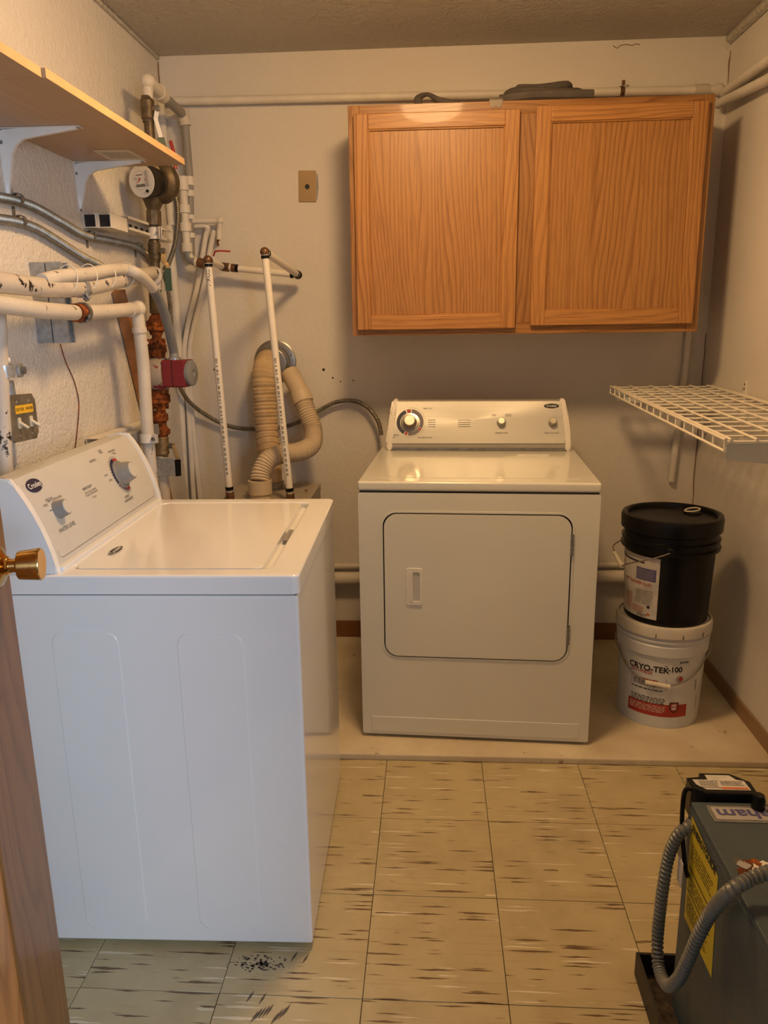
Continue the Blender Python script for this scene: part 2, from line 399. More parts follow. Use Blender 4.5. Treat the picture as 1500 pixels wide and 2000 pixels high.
# ================================================================ THE ROOM
TH = .10
fl = struct(obj('floor', box(B(), (XL-.6, -3.4, -.06), (XR+.6, YB, -.003)), 'joint'))
S = .3048; gap = .0008; shared = None; XA, XB_ = XL, XR
for i in range(-3, 5):
    for j in range(-6, 1):
        x0, x1, y0, y1 = max(i*S, XA), min((i+1)*S, XB_), max(j*S, YF), min((j+1)*S, .303)
        if x1-x0 < .02 or y1-y0 < .02: continue
        full = abs(x1-x0-S) < 1e-6 and abs(y1-y0-S) < 1e-6
        if full and shared:
            o = bpy.data.objects.new('floor_tile', shared); C.objects.link(o); o.parent = fl
            o.matrix_parent_inverse = wm(fl).inverted(); o.location = ((x0+x1)/2, (y0+y1)/2, -.004)
        else:
            o = obj('floor_tile', box(B(), (x0+gap, y0+gap, -.004), (x1-gap, y1-gap, 0), .0006, 1), 'vinyl', fl)
            if full: shared = o.data
struct(obj('wall_left', box(B(), (XL-TH, YF, 0), (XL, YB+TH, H+.05)), 'wall_left'))
struct(obj('wall_back', box(B(), (XL, YB, 0), (XR, YB+TH, H+.05)), 'wall'))
struct(obj('wall_right', box(B(), (XR, YF, 0), (XR+TH, YB+TH, H+.05)), 'wall'))
struct(obj('ceiling', box(B(), (XL, YF, H), (XR, YB, H+.05)), 'ceiling'))
bm = B(); box(bm, (XL, YF-TH, 0), (-.42, YF, H)); box(bm, (.60, YF-TH, 0), (XR, YF, H)); box(bm, (-.42, YF-TH, 2.08), (.60, YF, H))
struct(obj('wall_front', bm, 'wall'))
# raised painted pad under the dryer, with a slightly uneven front lip
bm = B(); box(bm, (XL, .302, -.003), (XR, YB, PZ), .006, 3)
pad = struct(obj('floor_pad', bm, 'concrete')); pad['label'] = 'cream painted raised concrete pad under the dryer and pails'
bm = B(); box(bm, (XL, YB-.010, PZ), (XR-.011, YB, .098), .003); struct(obj('baseboard_back', bm, 'baseboard_dark'))
bm = B(); box(bm, (XR-.010, .302, PZ), (XR, YB, .078), .003); box(bm, (XR-.010, YF, 0), (XR, .302, .078), .003); struct(obj('baseboard_right', bm, 'baseboard'))
# thin plaster bead where the ceiling meets the walls
bm = B(); tube(bm, [(XL+.004, YF, H-.006), (XL+.006, .2, H-.010), (XL+.004, YB, H-.006)], .007, 8); struct(obj('trim_1', bm, 'ceiling'))
bm = B(); tube(bm, [(XR-.004, YF, H-.012), (XR-.010, .4, H-.016), (XR-.006, YB, H-.010)], .017, 8); struct(obj('trim_2', bm, 'ceiling'))

# ceiling lamp: real source of the warm light (above the frame)
lp = thing('ceiling_light', 'round lit glass dome light on the ceiling', 'ceiling light', (LAMP_POS[0], LAMP_POS[1], H-.12))
obj('base_plate', lathe(B(), [(.16, 0), (.16, .02)], (LAMP_POS[0], LAMP_POS[1], H-.021), n=40), 'white_metal', lp)
prof = [(.14*math.cos(math.radians(a)), -.095*math.sin(math.radians(a))) for a in range(0, 91, 10)]
obj('glass_dome', lathe(B(), prof, (LAMP_POS[0], LAMP_POS[1], H-.022), n=40, cap=False), 'lamp', lp)

# ---------------------------------------------------------------- open door at the left
DA_ = math.radians(13); DE = Vector((-.5638, -.74, 0)); DL = .80
dd_ = Vector((-math.sin(DA_), math.cos(DA_), 0)); hinge = DE-dd_*DL
dr = bpy.data.objects.new('door_1', None); C.objects.link(dr); dr.location = (hinge.x, hinge.y, .008); dr.rotation_euler = (0, 0, DA_); struct(dr)
dr['label'] = 'stained wood panel door standing open at the left with a brass knob'
def dbox(n, y0, y1, z0, z1, mt, d=.036, inset=0, inset2=0): return obj(n, box(B(), (-d+inset2, y0, z0), (-inset, y1, z1), .003), mt, dr, local=True)
SWD = .21
dbox('stile', DL-SWD, DL, 0, 2.03, 'door_wood'); dbox('stile', 0, .117, 0, 2.03, 'door_wood')
for z0, z1 in ((0, .10), (.93, 1.10), (1.90, 2.03)): dbox('rail', .117, DL-SWD, z0, z1, 'door_wood')
for z0, z1 in ((.10, .93), (1.10, 1.90)): dbox('door_panel', .110, DL-SWD+.007, z0-.008, z1+.008, 'door_panel', inset=.004, inset2=.004)
kz = 1.004-.008+.004; kp_ = (0, DL-.058, kz)
kn = obj('door_knob', lathe(B(), [(.0085, .018), (.0115, .020), (.0115, .030), (.014, .033), (.0225, .034), (.0235, .036), (.0265, .066), (.0250, .069), (.0, .0685)], kp_, (1, 0, 0), 36), 'brass', dr, local=True); kn['label'] = 'drum shaped polished brass door knob'
obj('rosette', lathe(B(), [(.034, 0), (.034, .003), (.031, .008), (.018, .014), (.0155, .018), (.0135, .020), (.0, .020)], kp_, (1, 0, 0), 36), 'brass', kn, local=True)
obj('latch_plate', box(B(), (-.028, DL-.001, kz-.03), (-.008, DL+.0008, kz+.03)), 'brass', dr, local=True)

# ================================================================ WASHING MACHINE
WA = .022; c0 = Vector((-.123, -.486, 0)); WX, WY = .66, .686
wr = Matrix.Rotation(WA, 3, 'Z'); wc = c0 + wr @ Vector((-WX/2, WY/2, 0))
WT = .893
wsh = thing('washing_machine', 'white top-loading washing machine with sloped grey control console', 'washing machine', wc, WA)
def wl(n, bm, mt, p=None, **k): return obj(n, bm, mt, p or wsh, local=True, **k)
hx, hy = WX/2, WY/2
wl('cabinet', box(B(), (-hx, -hy, .016), (hx, hy, WT-.043), .007, 3), 'enamel')
wl('seam_fill', box(B(), (-hx+.004, -hy+.004, WT-.046), (hx-.004, hy-.004, WT-.038)), 'dark_gap')  # dark strip filling the seam under the washer top
for sx in (-1, 1):
    for sy in (-1, 1): wl('foot', lathe(B(), [(.022, 0), (.022, .008), (.010, .010), (.010, .02)], (sx*(hx-.05), sy*(hy-.05), 0), n=16), 'black')
# pressed side panels (facing the door)
wside = Frame(wc + wr @ Vector((0, -hy, 0)), wr @ Vector((1, 0, 0)), (0, 0, 1))
for (ul, ur, ut, ub) in ((135, 258, 1235, 1813), (368, 491, 1238, 1813)):
    a0, _ = wside.ab(ul, 1520); a1, _ = wside.ab(ur, 1520); _, b1 = wside.ab(ul, ut); _, b0 = wside.ab(ul, ub)
    bm = B(); prism(bm, rrect(a1-a0, b1-b0, .022, 6, (a0+a1)/2, (b0+b1)/2), wside, -.002, .0012, .003, 3); obj('pressed_side_panel', bm, 'enamel', wsh)
# top with lid recess
FT = Frame((0, 0, WT), (1, 0, 0), (0, 1, 0))
lx0, lx1, ly0, ly1 = -.145, .268, -.300, .298
inner = rrect(lx1-lx0, ly1-ly0, .022, 8, (lx0+lx1)/2, (ly0+ly1)/2)
outer = rrect(WX+.006, WY+.006, .016, 8)
bm = B(); ringslab(bm, outer, inner, FT, -.040, 0)
es = [e for e in bm.edges if all(abs(v.co.z-WT) < 1e-5 for v in e.verts) and all(len(f.verts) == 4 for f in e.link_faces)]
es = [e for e in es if any(abs(f.normal.z) < .5 for f in e.link_faces)] or es
bm.normal_update(); es = [e for e in bm.edges if all(abs(v.co.z-WT) < 1e-5 for v in e.verts) and any(abs(f.normal.z) < .5 for f in e.link_faces)]
bmesh.ops.bevel(bm, geom=es, offset=.006, segments=3, affect='EDGES', profile=.5)
wl('top_panel', bm, 'enamel', sharp=.9)
bm = B(); prism(bm, rrect(lx1-lx0+.01, ly1-ly0+.01, .022, 8, (lx0+lx1)/2, (ly0+ly1)/2), FT, -.030, -.016); wl('lid_recess', bm, 'enamel')
lid_p = rrect(lx1-lx0-.022, ly1-ly0-.010, .018, 8, (lx0+lx1)/2-.007, (ly0+ly1)/2)
bm = B(); prism(bm, lid_p, FT, -.016, -.001, .003, 2); lid = wl('lid', bm, 'enamel')
bm = B(); prism(bm, rrect(.012, .10, .005, 4, lx1-.008, -.02), FT, -.0155, -.006, .002); obj('lid_finger_notch', bm, 'knob_grey', wsh, local=True)
# lid emblem
lf = Frame(wc + Vector((0, 0, WT)), wr @ Vector((0, 1, 0)), wr @ Vector((-1, 0, 0)))
ea, eb = lf.ab(226, 1075)
def emblem(parent, fr, a, b, w, h, ts, bm_mat='navy', rot=0):
    bm = B(); prism(bm, ellipse(w/2, h/2, 40), Frame(fr.p(a, b), fr.U*math.cos(rot)+fr.V*math.sin(rot), fr.V*math.cos(rot)-fr.U*math.sin(rot)), -.0005, .0016, .0004, 1)
    e = obj('emblem', bm, bm_mat, parent)
    bm = B(); text(bm, 'Crosley', ts, on(fr, a, b, .0021, rot), .012, 1.0); obj('emblem_lettering', bm, 'white_print', e); return e
lid2 = lid
bm = B(); flat(bm, ellipse(.037, .0125, 40, ea, eb), on(lf, 0, 0, .0003)); le = obj('printed_emblem', bm, 'white_print', lid2)
bm = B(); flat(bm, ellipse(.034, .0105, 40, ea, eb), on(lf, 0, 0, .0005)); obj('printed_oval', bm, 'ink', le)
bm = B(); text(bm, 'Crosley', .017, on(lf, ea, eb, .0009), .01); obj('emblem_lettering', bm, 'white_print', le)
# console: side profile swept along the back edge
def arcface(n=10):
    p0, p1, bulge = Vector((-.617, .893)), Vector((-.684, 1.072)), .010; out = []
    d = p1-p0; nn = Vector((d.y, -d.x)).normalized()
    for i in range(n+1):
        s = i/n; out.append(p0+d*s+nn*bulge*4*s*(1-s))
    return out
def wloc(p): return wr.inverted() @ (Vector((p[0], -.44, p[1]))-wc)
prof = [(wloc(p).x, p.y) for p in arcface()]
cback = prof[0][0]-.165
def console(n, y0, y1, grow, mt, bev=0):
    pts = [(x+grow, z) for x, z in prof]; xt, zt = pts[-1]
    pts += [(xt-.010, zt+.011+grow), (xt-.030, zt+.014+grow), (xt-.07, zt+.006+grow), (cback, zt-.03), (cback, WT)]
    if grow: pts[0] = (pts[0][0], WT)
    bm = B(); prism(bm, [(a, b) for a, b in pts], Frame((0, y0, 0), (1, 0, 0), (0, 0, 1)), 0, -(y1-y0), 0)
    if bev: bmesh.ops.bevel(bm, geom=[e for e in bm.edges if abs(e.verts[0].co.y-e.verts[1].co.y) < 1e-6], offset=bev, segments=2, affect='EDGES')
    return wl(n, bm, mt)
console('console_body', -.318, .318, 0, 'panel_grey')
console('end_cap', -.335, -.318, .004, 'enamel', .003); console('end_cap', .318, .335, .004, 'enamel', .003)
# lower lip of console
wl('console_lip', box(B(), (prof[0][0]-.02, -.318, WT-.001), (prof[0][0]+.010, .318, WT+.010), .003), 'enamel')
fp = arcface(); mid = fp[5]; top = fp[10]; bot = fp[0]; dv = (top-bot).normalized()
nn = Vector((dv.y, -dv.x))
face_o = Vector((mid.x, -.44, mid.y)) ; 
cf = Frame(wc + wr @ Vector((wloc(mid).x, 0, mid.y)), wr @ Vector((0, 1, 0)), wr @ Vector((dv.x, 0, dv.y)))
def curved(a0, b0, d=.0008, rot=0):
    c_, s_ = math.cos(rot), math.sin(rot); Lh = (top-bot).length/2
    def f(a, b):
        A = a0+a*c_-b*s_; Bb = b0+a*s_+b*c_; return cf.p(A, Bb, d-.010*(Bb/Lh)**2)
    return f
# keyline round the panel
kl = rrect(.600, .30, .014, 6, 0, .075); kin = rrect(.5984, .2984, .0132, 6, 0, .075); bm = B(); pl = curved(0, 0, .0007)
cut_ = (top-bot).length/2*.97
kl = [(x, min(y, cut_)) for x, y in kl]; kin = [(x, min(y, cut_)) for x, y in kin]
for i in range(len(kl)):
    j = (i+1) % len(kl)
    if kl[i][1] >= cut_ and kl[j][1] >= cut_: continue
    bm.faces.new([bm.verts.new(pl(*q)) for q in (kl[i], kl[j], kin[j], kin[i])])
obj('keyline', bm, 'ink_soft', wsh)
def knob(parent, fr, a, b, r, d, mt, d0=0, skirt=None, face=None, cone=.86):
    prof_ = ([(skirt, 0), (skirt, .004), (skirt*.96, .006)] if skirt else []) + [(r*1.03, .0 if not skirt else .006), (r, .004 if not skirt else .009), (r*cone, d*.94), (r*cone*.93, d), (0, d)]
    k = obj('knob', lathe(B(), prof_, fr.p(a, b, d0), fr.N, 36), mt, parent)
    if face: obj('knob_face', lathe(B(), [(r*cone*.86, 0), (r*cone*.84, .0012), (0, .0012)], fr.p(a, b, d0+d-.0003), fr.N, 32), face, k)
    return k
def arcstrip(fr_place, r0, r1, a0, a1, n=24):
    bm = B()
    for i in range(n):
        t0, t1 = math.radians(a0+(a1-a0)*i/n), math.radians(a0+(a1-a0)*(i+1)/n)
        bm.faces.new([bm.verts.new(fr_place(r*math.cos(t), r*math.sin(t))) for r, t in ((r0, t0), (r1, t0), (r1, t1), (r0, t1))])
    return bm
ka, kb = cf.ab(236, 926); ka2, kb2 = cf.ab(113, 996)
for a0, a1, mt in ((92, 205, 'navy'), (58, 90, 'red_print'), (207, 262, 'slate'), (264, 292, 'red_print')):
    obj('dial_scale', arcstrip(curved(ka, kb, .0009), .030, .045, a0, a1), mt, wsh)
bm = B()
for k in range(26):
    an = math.radians(60+k*9.4); q = curved(ka+.049*math.cos(an), kb+.049*math.sin(an), .0009); flat(bm, rectp(.0028, .0022), q)
obj('dial_numerals', bm, 'ink', wsh)['kind'] = 'stuff'
knob(wsh, cf, ka, kb, .029, .036, 'knob_grey', -.002, .037, 'panel_grey', .80)
knob(wsh, cf, ka2, kb2, .020, .026, 'knob_grey', -.004, None, 'panel_grey', .86)
bm = B(); flat(bm, rectp(.012, .0012, -.026, .006), curved(ka2, kb2, .0009)); flat(bm, rectp(.010, .0012, -.013, .024), curved(ka2, kb2, .0009)); obj('pointer_mark', bm, 'ink', wsh)
bm = B()
for s_, u_, v_, sz in (('WATER LEVEL', 132, 1029, .0125), ('MINI', 90, 987, .008), ('MEDIUM', 97, 975, .008), ('EXTRA LARGE', 112, 972, .007), ('NORMAL', 186, 898, .0095), ('SUPER', 201, 878, .0075), ('WASH', 203, 882, .0075), ('PERMANENT', 223, 879, .008), ('PRESS', 227, 884, .008), ('SOAK', 208, 928, .008), ('RINSE', 216, 938, .008),
                       ('HAND', 249, 969, .0105), ('WASHABLES', 253, 975, .0105), ('Extra Large Capacity', 177, 958, .0075), ('2 Speed Combinations', 179, 963, .0075), ('7 Cycle', 184, 970, .0075)):
    a, b = cf.ab(u_, v_); obj('printed_lettering', text(B(), s_, sz, curved(a, b, .0009)), 'ink_soft', wsh)
a, b = cf.ab(171, 952); obj('printed_lettering', text(B(), 'HEAVY DUTY', .0085, curved(a, b, .0009), .02), 'ink_soft', wsh)
a, b = cf.ab(72, 946); q0 = curved(a, b, .0004); e = emblem(wsh, Frame(q0(0, 0), cf.U, q0(0, .005)-q0(0, -.005)), 0, 0, .060, .030, .0165)

# ================================================================ DRYER
DA = -.0456; DW, DD, DT = .740, .690, .900
dc0 = Vector((-.0856, .412, PZ)); drm = Matrix.Rotation(DA, 3, 'Z'); dcen = dc0 + drm @ Vector((DW/2, DD/2, 0))
dry = thing('clothes_dryer', 'off-white front-loading clothes dryer with brushed metal control console', 'dryer', dcen, DA)
def dl(n, bm, mt, p=None, **k): return obj(n, bm, mt, p or dry, local=True, **k)
dh = DT-PZ; gx, gy = DW/2, DD/2
FD = Frame((0, -gy, 0), (1, 0, 0), (0, 0, 1))          # local front face, outward = -y
dfw = Frame(dcen + drm @ Vector((0, -gy, 0)), drm @ Vector((1, 0, 0)), (0, 0, 1))
d0a, d0b = dfw.ab(749, 1140); d1a, d1b = dfw.ab(1114, 1140); _, dtz = dfw.ab(930, 1003); _, dbz = dfw.ab(930, 1287)
dw_, dhh = d1a-d0a, dtz-dbz; dcx, dcz = (d0a+d1a)/2, (dtz+dbz)/2
hole = rrect(dw_, dhh, .045, 10, dcx, dcz)
dl('cabinet_shell', box(B(), (-gx, -gy+.02, .012), (gx, gy, dh-.034), .004), 'almond')
# front panel with a rounded opening: outline subdivided to the same count as the opening
def matchrect(x0, x1, y0, y1, loop, r=.008):
    cx, cy = (x0+x1)/2, (y0+y1)/2; out = []
    n = (len(loop)//4); segs = rrect(x1-x0, y1-y0, r, n-1, cx, cy); return segs
fo = matchrect(-gx-.001, gx+.001, .012, dh-.036, hole)
bm = B(); ringslab(bm, fo, hole, FD, -.022, .0); dl('front_panel', bm, 'almond', sharp=.8)
bm = B(); prism(bm, hole, FD, -.020, -.012); dl('door_gap_fill', bm, 'dark_gap')  # dark sheet behind the door, seen in the gap around it
din = rrect(dw_-.009, dhh-.009, .042, 10, dcx, dcz)
bm = B(); prism(bm, din, FD, -.012, .004, .004, 3); ddoor = dl('dryer_door', bm, 'almond')
rim = rrect(dw_+.012, dhh+.012, .050, 10, dcx, dcz)
bm = B(); ringslab(bm, rim, hole, FD, -.002, .0016); dl('opening_rim', bm, 'almond')
# handle
ha, hb = dfw.ab(809.5, 1145)
bm = B(); ringslab(bm, rrect(.051, .122, .006, 4, ha, hb), rrect(.030, .098, .005, 4, ha+.002, hb), FD, .003, .0075); hnd = dl('door_handle', bm, 'cap', ddoor)
bm = B(); prism(bm, rrect(.032, .100, .005, 4, ha+.002, hb), FD, .0035, .0042); dl('handle_recess', bm, 'panel_grey', hnd)
bm = B(); prism(bm, rrect(.010, .100, .003, 3, ha-.010, hb), FD, .004, .009, .002); dl('handle_grip', bm, 'cap', hnd)
for u_, v_ in ((1117, 1064), (1110, 1240)):
    a, b = dfw.ab(u_, v_); bm = B(); cyl(bm, FD.p(dcx+dw_/2-.001, b-.034, .003), FD.p(dcx+dw_/2-.001, b+.034, .003), .0045, n=10)
    for k in range(-2, 3): cyl(bm, FD.p(dcx+dw_/2-.001, b+k*.015-.0015, .003), FD.p(dcx+dw_/2-.001, b+k*.015+.0015, .003), .006, n=8)
    dl('door_hinge', bm, 'steel_dark', ddoor)
# toe kick crease
bm = B(); prism(bm, [(-gx+.03, 0), (gx-.03, 0), (gx-.03, .0), (gx-.03, .055), (-gx+.03, .055)][:2] + [(gx-.03, .055), (-gx+.03, .055)], Frame(FD.p(0, .022), FD.U, FD.V), -.003, .0025, .003, 2); dl('toe_panel', bm, 'almond')
for sx in (-1, 1): dl('foot', lathe(B(), [(.02, 0), (.02, .013)], (sx*(gx-.06), -gy+.06, 0), n=14), 'black')
dl('seam_fill', box(B(), (-gx+.004, -gy+.004, dh-.038), (gx-.004, gy-.004, dh-.028)), 'dark_gap')  # dark strip filling the seam below the dryer top
# top
bm = B(); box(bm, (-gx-.002, -gy-.003, dh-.030), (gx+.002, gy-.02, dh), .007, 3); dl('top_panel', bm, 'almond', sharp=.9)
bm = B(); prism(bm, rrect(DW-.10, .40, .03, 6, 0, -.085), Frame((0, 0, dh), (1, 0, 0), (0, 1, 0)), -.001, .0012, .0012, 2); dl('top_emboss', bm, 'almond')
dtop = Frame(dcen + Vector((0, 0, dh)), drm @ Vector((1, 0, 0)), drm @ Vector((0, 1, 0)))
l0 = dtop.ab(983, 893); l1 = dtop.ab(1105, 885)
bm = B(); prism(bm, rrect(l1[0]-l0[0], .040, .003, 3, (l0[0]+l1[0])/2, l0[1]+.014), Frame((0, 0, dh), (1, 0, 0), (0, 1, 0)), 0, .003, .001); ls = dl('lint_screen_cover', bm, 'almond')
bm = B(); prism(bm, rrect(.115, .016, .003, 3, (l0[0]+l1[0])/2-.01, l0[1]+.026), Frame((0, 0, dh), (1, 0, 0), (0, 1, 0)), .003, .006, .001); dl('cover_lip', bm, 'cap', ls)
bm = B()
for u_, v_, ln in ((838, 894, .022), (1090, 914, .03), (1048, 913, .006), (900, 903, .004), (1150, 925, .018)):
    a, b = dtop.ab(u_, v_); flat(bm, [(a-ln/2, b), (a, b-.0012), (a+ln/2, b-.003), (a, b+.0012)], on(dtop, 0, 0, .0016))
obj('scratch_marks', bm, 'rust', dry)['kind'] = 'stuff'
# console
cyb = .988; lb = (drm.inverted() @ (Vector((.28, cyb, 0))-dcen)).y
pB, pT = Vector((lb, dh+.001)), Vector((lb+.062, dh+.176))
dprof = [pB, Vector((lb-.004, dh+.018)), Vector((lb+.014, dh+.070)), Vector((lb+.036, dh+.125)), pT, pT+Vector((.010, .008)), pT+Vector((.030, .009)), Vector((gy-.004, dh+.16)), Vector((gy-.004, dh+.001))]
def dconsole(n, x0, x1, grow, mt, bev=0):
    pts = [(p.x-grow, p.y+(grow if p.y > dh+.1 else 0)) for p in dprof]
    pts = [(y, z) for y, z in pts]
    bm = B(); prism(bm, pts, Frame((x0, 0, 0), (0, 1, 0), (0, 0, 1)), 0, x1-x0)
    if bev: bmesh.ops.bevel(bm, geom=[e for e in bm.edges if abs(e.verts[0].co.x-e.verts[1].co.x) < 1e-6], offset=bev, segments=2, affect='EDGES')
    for v in bm.verts: v.co.x -= (v.co.x-.006)/.34*max(0, v.co.z-dh)**2*.6
    return dl(n, bm, mt)
cx0, cx1 = -.340, .352
dconsole('console_body', cx0+.020, cx1-.020, 0, 'console_grey')
dconsole('end_cap', cx0, cx0+.0205, .005, 'cap', .004); dconsole('end_cap', cx1-.0205, cx1, .005, 'cap', .004)
cb_, ct_ = Vector((lb-.004+.002, dh+.018)), pT
dvv = (ct_-Vector((lb+.0, dh+.024))).normalized()
pmid = (Vector((lb+.0, dh+.024))+ct_)/2
dcf = Frame(dcen + drm @ Vector(((cx0+cx1)/2, pmid.x, pmid.y)), drm @ Vector((1, 0, 0)), drm @ Vector((0, dvv.x, dvv.y)))
ph = (ct_-Vector((lb, dh+.024))).length
PD = .0055
pbl, ptl, ptr, pbr = (dcf.ab(u_, v_, PD) for u_, v_ in ((752, 866), (765, 784), (1099, 783), (1109, 866)))
def rnd_c(a, b, c2, r=.012, k=5):
    a, b, c2 = Vector(a), Vector(b), Vector(c2); p0, p1 = b+(a-b).normalized()*r, b+(c2-b).normalized()*r
    return [tuple(p0*(1-i/k)**2+b*2*(i/k)*(1-i/k)+p1*(i/k)**2) for i in range(k+1)]
poly = [ptl]+rnd_c(ptl, pbl, pbr)+rnd_c(pbl, pbr, ptr)+[ptr]
bm = B(); prism(bm, poly, dcf, -.004, PD, .001, 1); obj('control_panel', bm, 'brushed', dry)
obj('console_foot_strip', box(B(), (cx0+.021, lb-.006, dh+.0005), (cx1-.021, lb+.01, dh+.012), .001), 'steel_dark', dry, local=True)
ta, tb = dcf.ab(801, 825, PD)
TO = on(dcf, ta, tb, PD+.0006)
for a0, a1, mt in ((112, 242, 'navy'), (-28, 84, 'slate'), (-98, -42, 'slate'), (88, 106, 'red_print'), (246, 258, 'red_print'), (-40, -30, 'red_print')):
    obj('dial_scale', arcstrip(TO, .038, .052, a0, a1), mt, dry)
bm = B()
for k in range(22):
    an = math.radians(-105+k*9.3); flat(bm, rectp(.003, .0022, .058*math.cos(an), .058*math.sin(an)), TO)
finelines(bm, on(dcf, ta-.075, tb+.006, PD+.0006), .026, .075, 9, .25, 4); finelines(bm, on(dcf, ta+.084, tb-.004, PD+.0006), .032, .035, 4, .25, 5)
a, b = dcf.ab(908, 827, PD); finelines(bm, on(dcf, a, b, PD+.0006), .050, .034, 4, .28, 8)
a, b = dcf.ab(965, 811, PD); finelines(bm, on(dcf, a, b, PD+.0006), .018, .008, 2, .4, 9); a, b = dcf.ab(993, 811, PD); finelines(bm, on(dcf, a, b, PD+.0006), .026, .012, 3, .4, 10)
obj('fine_print', bm, 'ink_soft', dry)['kind'] = 'stuff'
bm = B()
for s_, u_, v_, sz in (('TIMED DRY', 835, 798, .0072), ('NO HEAT/FLUFF', 830, 855, .0072), ('AUTO SENSE', 768, 850, .0072), ('DRY', 768, 854.5, .0072), ('TEMPERATURE', 979, 846, .0072), ('PUSH TO START', 1078, 846, .0072)):
    a, b = dcf.ab(u_, v_, PD); obj('printed_lettering', text(B(), s_, sz, on(dcf, a, b, PD+.0006), .006, 1.05), 'ink', dry)
a, b = dcf.ab(1077, 793, PD); emblem(dry, dcf, a, b, .050, .0155, .0135, 'ink') if False else None
de = Frame(dcf.p(a, b, PD), dcf.U, dcf.V); emblem(dry, de, 0, 0, .056, .0180, .0120, 'ink')
dring = obj('dial_ring', lathe(B(), [(.036, 0), (.036, .002), (.028, .003), (0, .003)], dcf.p(ta, tb, PD), dcf.N, 36), 'chrome', dry)
knob(dry, dcf, ta, tb, .026, .034, 'chrome', PD, None, 'chrome_face', .84)
for u_, v_ in ((979, 825), (1079, 825)):
    a, b = dcf.ab(u_, v_, PD); knob(dry, dcf, a, b, .0175, .026, 'chrome', PD, None, 'chrome_face', .76)

# ================================================================ WALL CABINET
KX0, KX1, KY, KZ0, KZ1 = -.144, 1.080, .940, 1.331, 2.0965
cab = thing('wall_cabinet', 'honey oak two-door wall cabinet hung above the dryer', 'cabinet', ((KX0+KX1)/2, (KY+YB)/2, KZ0))
bm = B(); box(bm, (KX0+.002, KY+.019, KZ0+.012), (KX1-.002, YB, KZ1-.002), .001, 1); obj('cabinet_box', bm, 'oak_dark', cab)
def kf(n, x0, x1, z0, z1, mt): return obj(n, box(B(), (x0, KY, z0), (x1, KY+.0195, z1), .0012, 1), mt, cab)
kf('face_frame_stile', KX0, KX0+.040, KZ0, KZ1, 'oak_dark'); kf('face_frame_stile', KX1-.040, KX1, KZ0, KZ1, 'oak_dark')
kf('face_frame_rail', KX0+.04, KX1-.04, KZ1-.040, KZ1, 'oak_dark_h'); kf('face_frame_rail', KX0+.04, KX1-.04, KZ0, KZ0+.040, 'oak_dark_h')
cfk = Frame((0, KY-.019, 0), (1, 0, 0), (0, 0, 1))
def quad(pts):
    ab = [cfk.ab(u_, v_) for u_, v_ in pts]; xs = sorted(a for a, b in ab); zs = sorted(b for a, b in ab)
    return (xs[0]+xs[1])/2, (xs[2]+xs[3])/2, (zs[0]+zs[1])/2, (zs[2]+zs[3])/2
q1 = quad(((691, 221), (1019, 214), (1003, 643), (697, 643))); q2 = quad(((1050, 205), (1387, 197), (1352, 631), (1034, 637)))
kf('face_frame_mullion', (q1[1]+q2[0])/2-.045, (q1[1]+q2[0])/2+.045, KZ0+.04, KZ1-.04, 'oak_dark')
def cdoor(q, label, pm, st):
    x0, x1, z0, z1 = q; y0, y1 = KY-.0205, KY-.001
    bm = B(); box(bm, (x0+st-.004, y0+.010, z0+st-.004), (x1-st+.004, y1-.003, z1-st+.004)); d = obj('cabinet_door', bm, pm, cab); d['label'] = label
    def pc(n, a0, a1, b0, b1, mt): return obj(n, box(B(), (a0, y0, b0), (a1, y1, b1), .0032, 3), mt, d)
    pc('door_stile', x0, x0+st, z0, z1, 'oak_v'); pc('door_stile', x1-st, x1, z0, z1, 'oak_v')
    pc('door_rail', x0+st-.001, x1-st+.001, z1-st, z1, 'oak_h'); pc('door_rail', x0+st-.001, x1-st+.001, z0, z0+st, 'oak_h')
    for a0, a1, b0, b1, mt in ((x0+st-.001, x0+st+.004, z0+st, z1-st, 'oak_v'), (x1-st-.004, x1-st+.001, z0+st, z1-st, 'oak_v'), (x0+st, x1-st, z1-st-.004, z1-st+.001, 'oak_h'), (x0+st, x1-st, z0+st-.001, z0+st+.004, 'oak_h')):
        obj('inner_bead', box(B(), (a0, y0+.004, b0), (a1, y1-.003, b1), .0015, 1), mt, d)
    return d
cdoor(q1, 'left cabinet door with bold vertical grain', 'oak_panel', .050); cdoor(q2, 'right cabinet door with fine straight grain', 'oak_panel2', .050)
# things on the cabinet
cz = KZ1
base = [at(985, 190, y=.99), at(1165, 183, y=.99)]
bm = B()
ctr = Vector((.535, 1.10, cz))
coil = None
for k, (rx, ry, zz) in enumerate(((.155, .105, .018), (.125, .088, .046), (.085, .062, .066))):
    pts = [(ctr.x+rx*math.cos(a), ctr.y+ry*math.sin(a), cz+zz+.008*math.sin(a*2+k)) for a in [2*math.pi*i/14 for i in range(14)]]
    bm = B(); P = spline(pts, 6, True); tube(bm, P+[P[0]], .017, 10, False)
    if coil is None: coil = thing('foam_pipe_insulation', 'coil of dark grey foam pipe insulation lying on top of the oak cabinet', 'pipe insulation', (ctr.x, ctr.y, cz))
    obj('coil_loop', bm, 'rubber', coil)
bm = B(); tube(bm, spline([(ctr.x-.16, 1.0, cz+.0175), (ctr.x-.05, .972, cz+.022), (ctr.x+.08, .965, cz+.0175), (ctr.x+.15, .972, cz+.0175)], 10), .0165, 10); obj('loose_end', bm, 'rubber', coil)
p = at(845, 190, y=1.06)
bm = B(); P = spline([(p.x-.045, 1.05, cz+.012), (p.x-.050, 1.06, cz+.045), (p.x-.015, 1.07, cz+.060), (p.x+.03, 1.05, cz+.030), (p.x+.10, 1.03, cz+.0115)], 8); tube(bm, P, [.011+.004*math.sin(i*.3) for i in range(len(P))], 10)
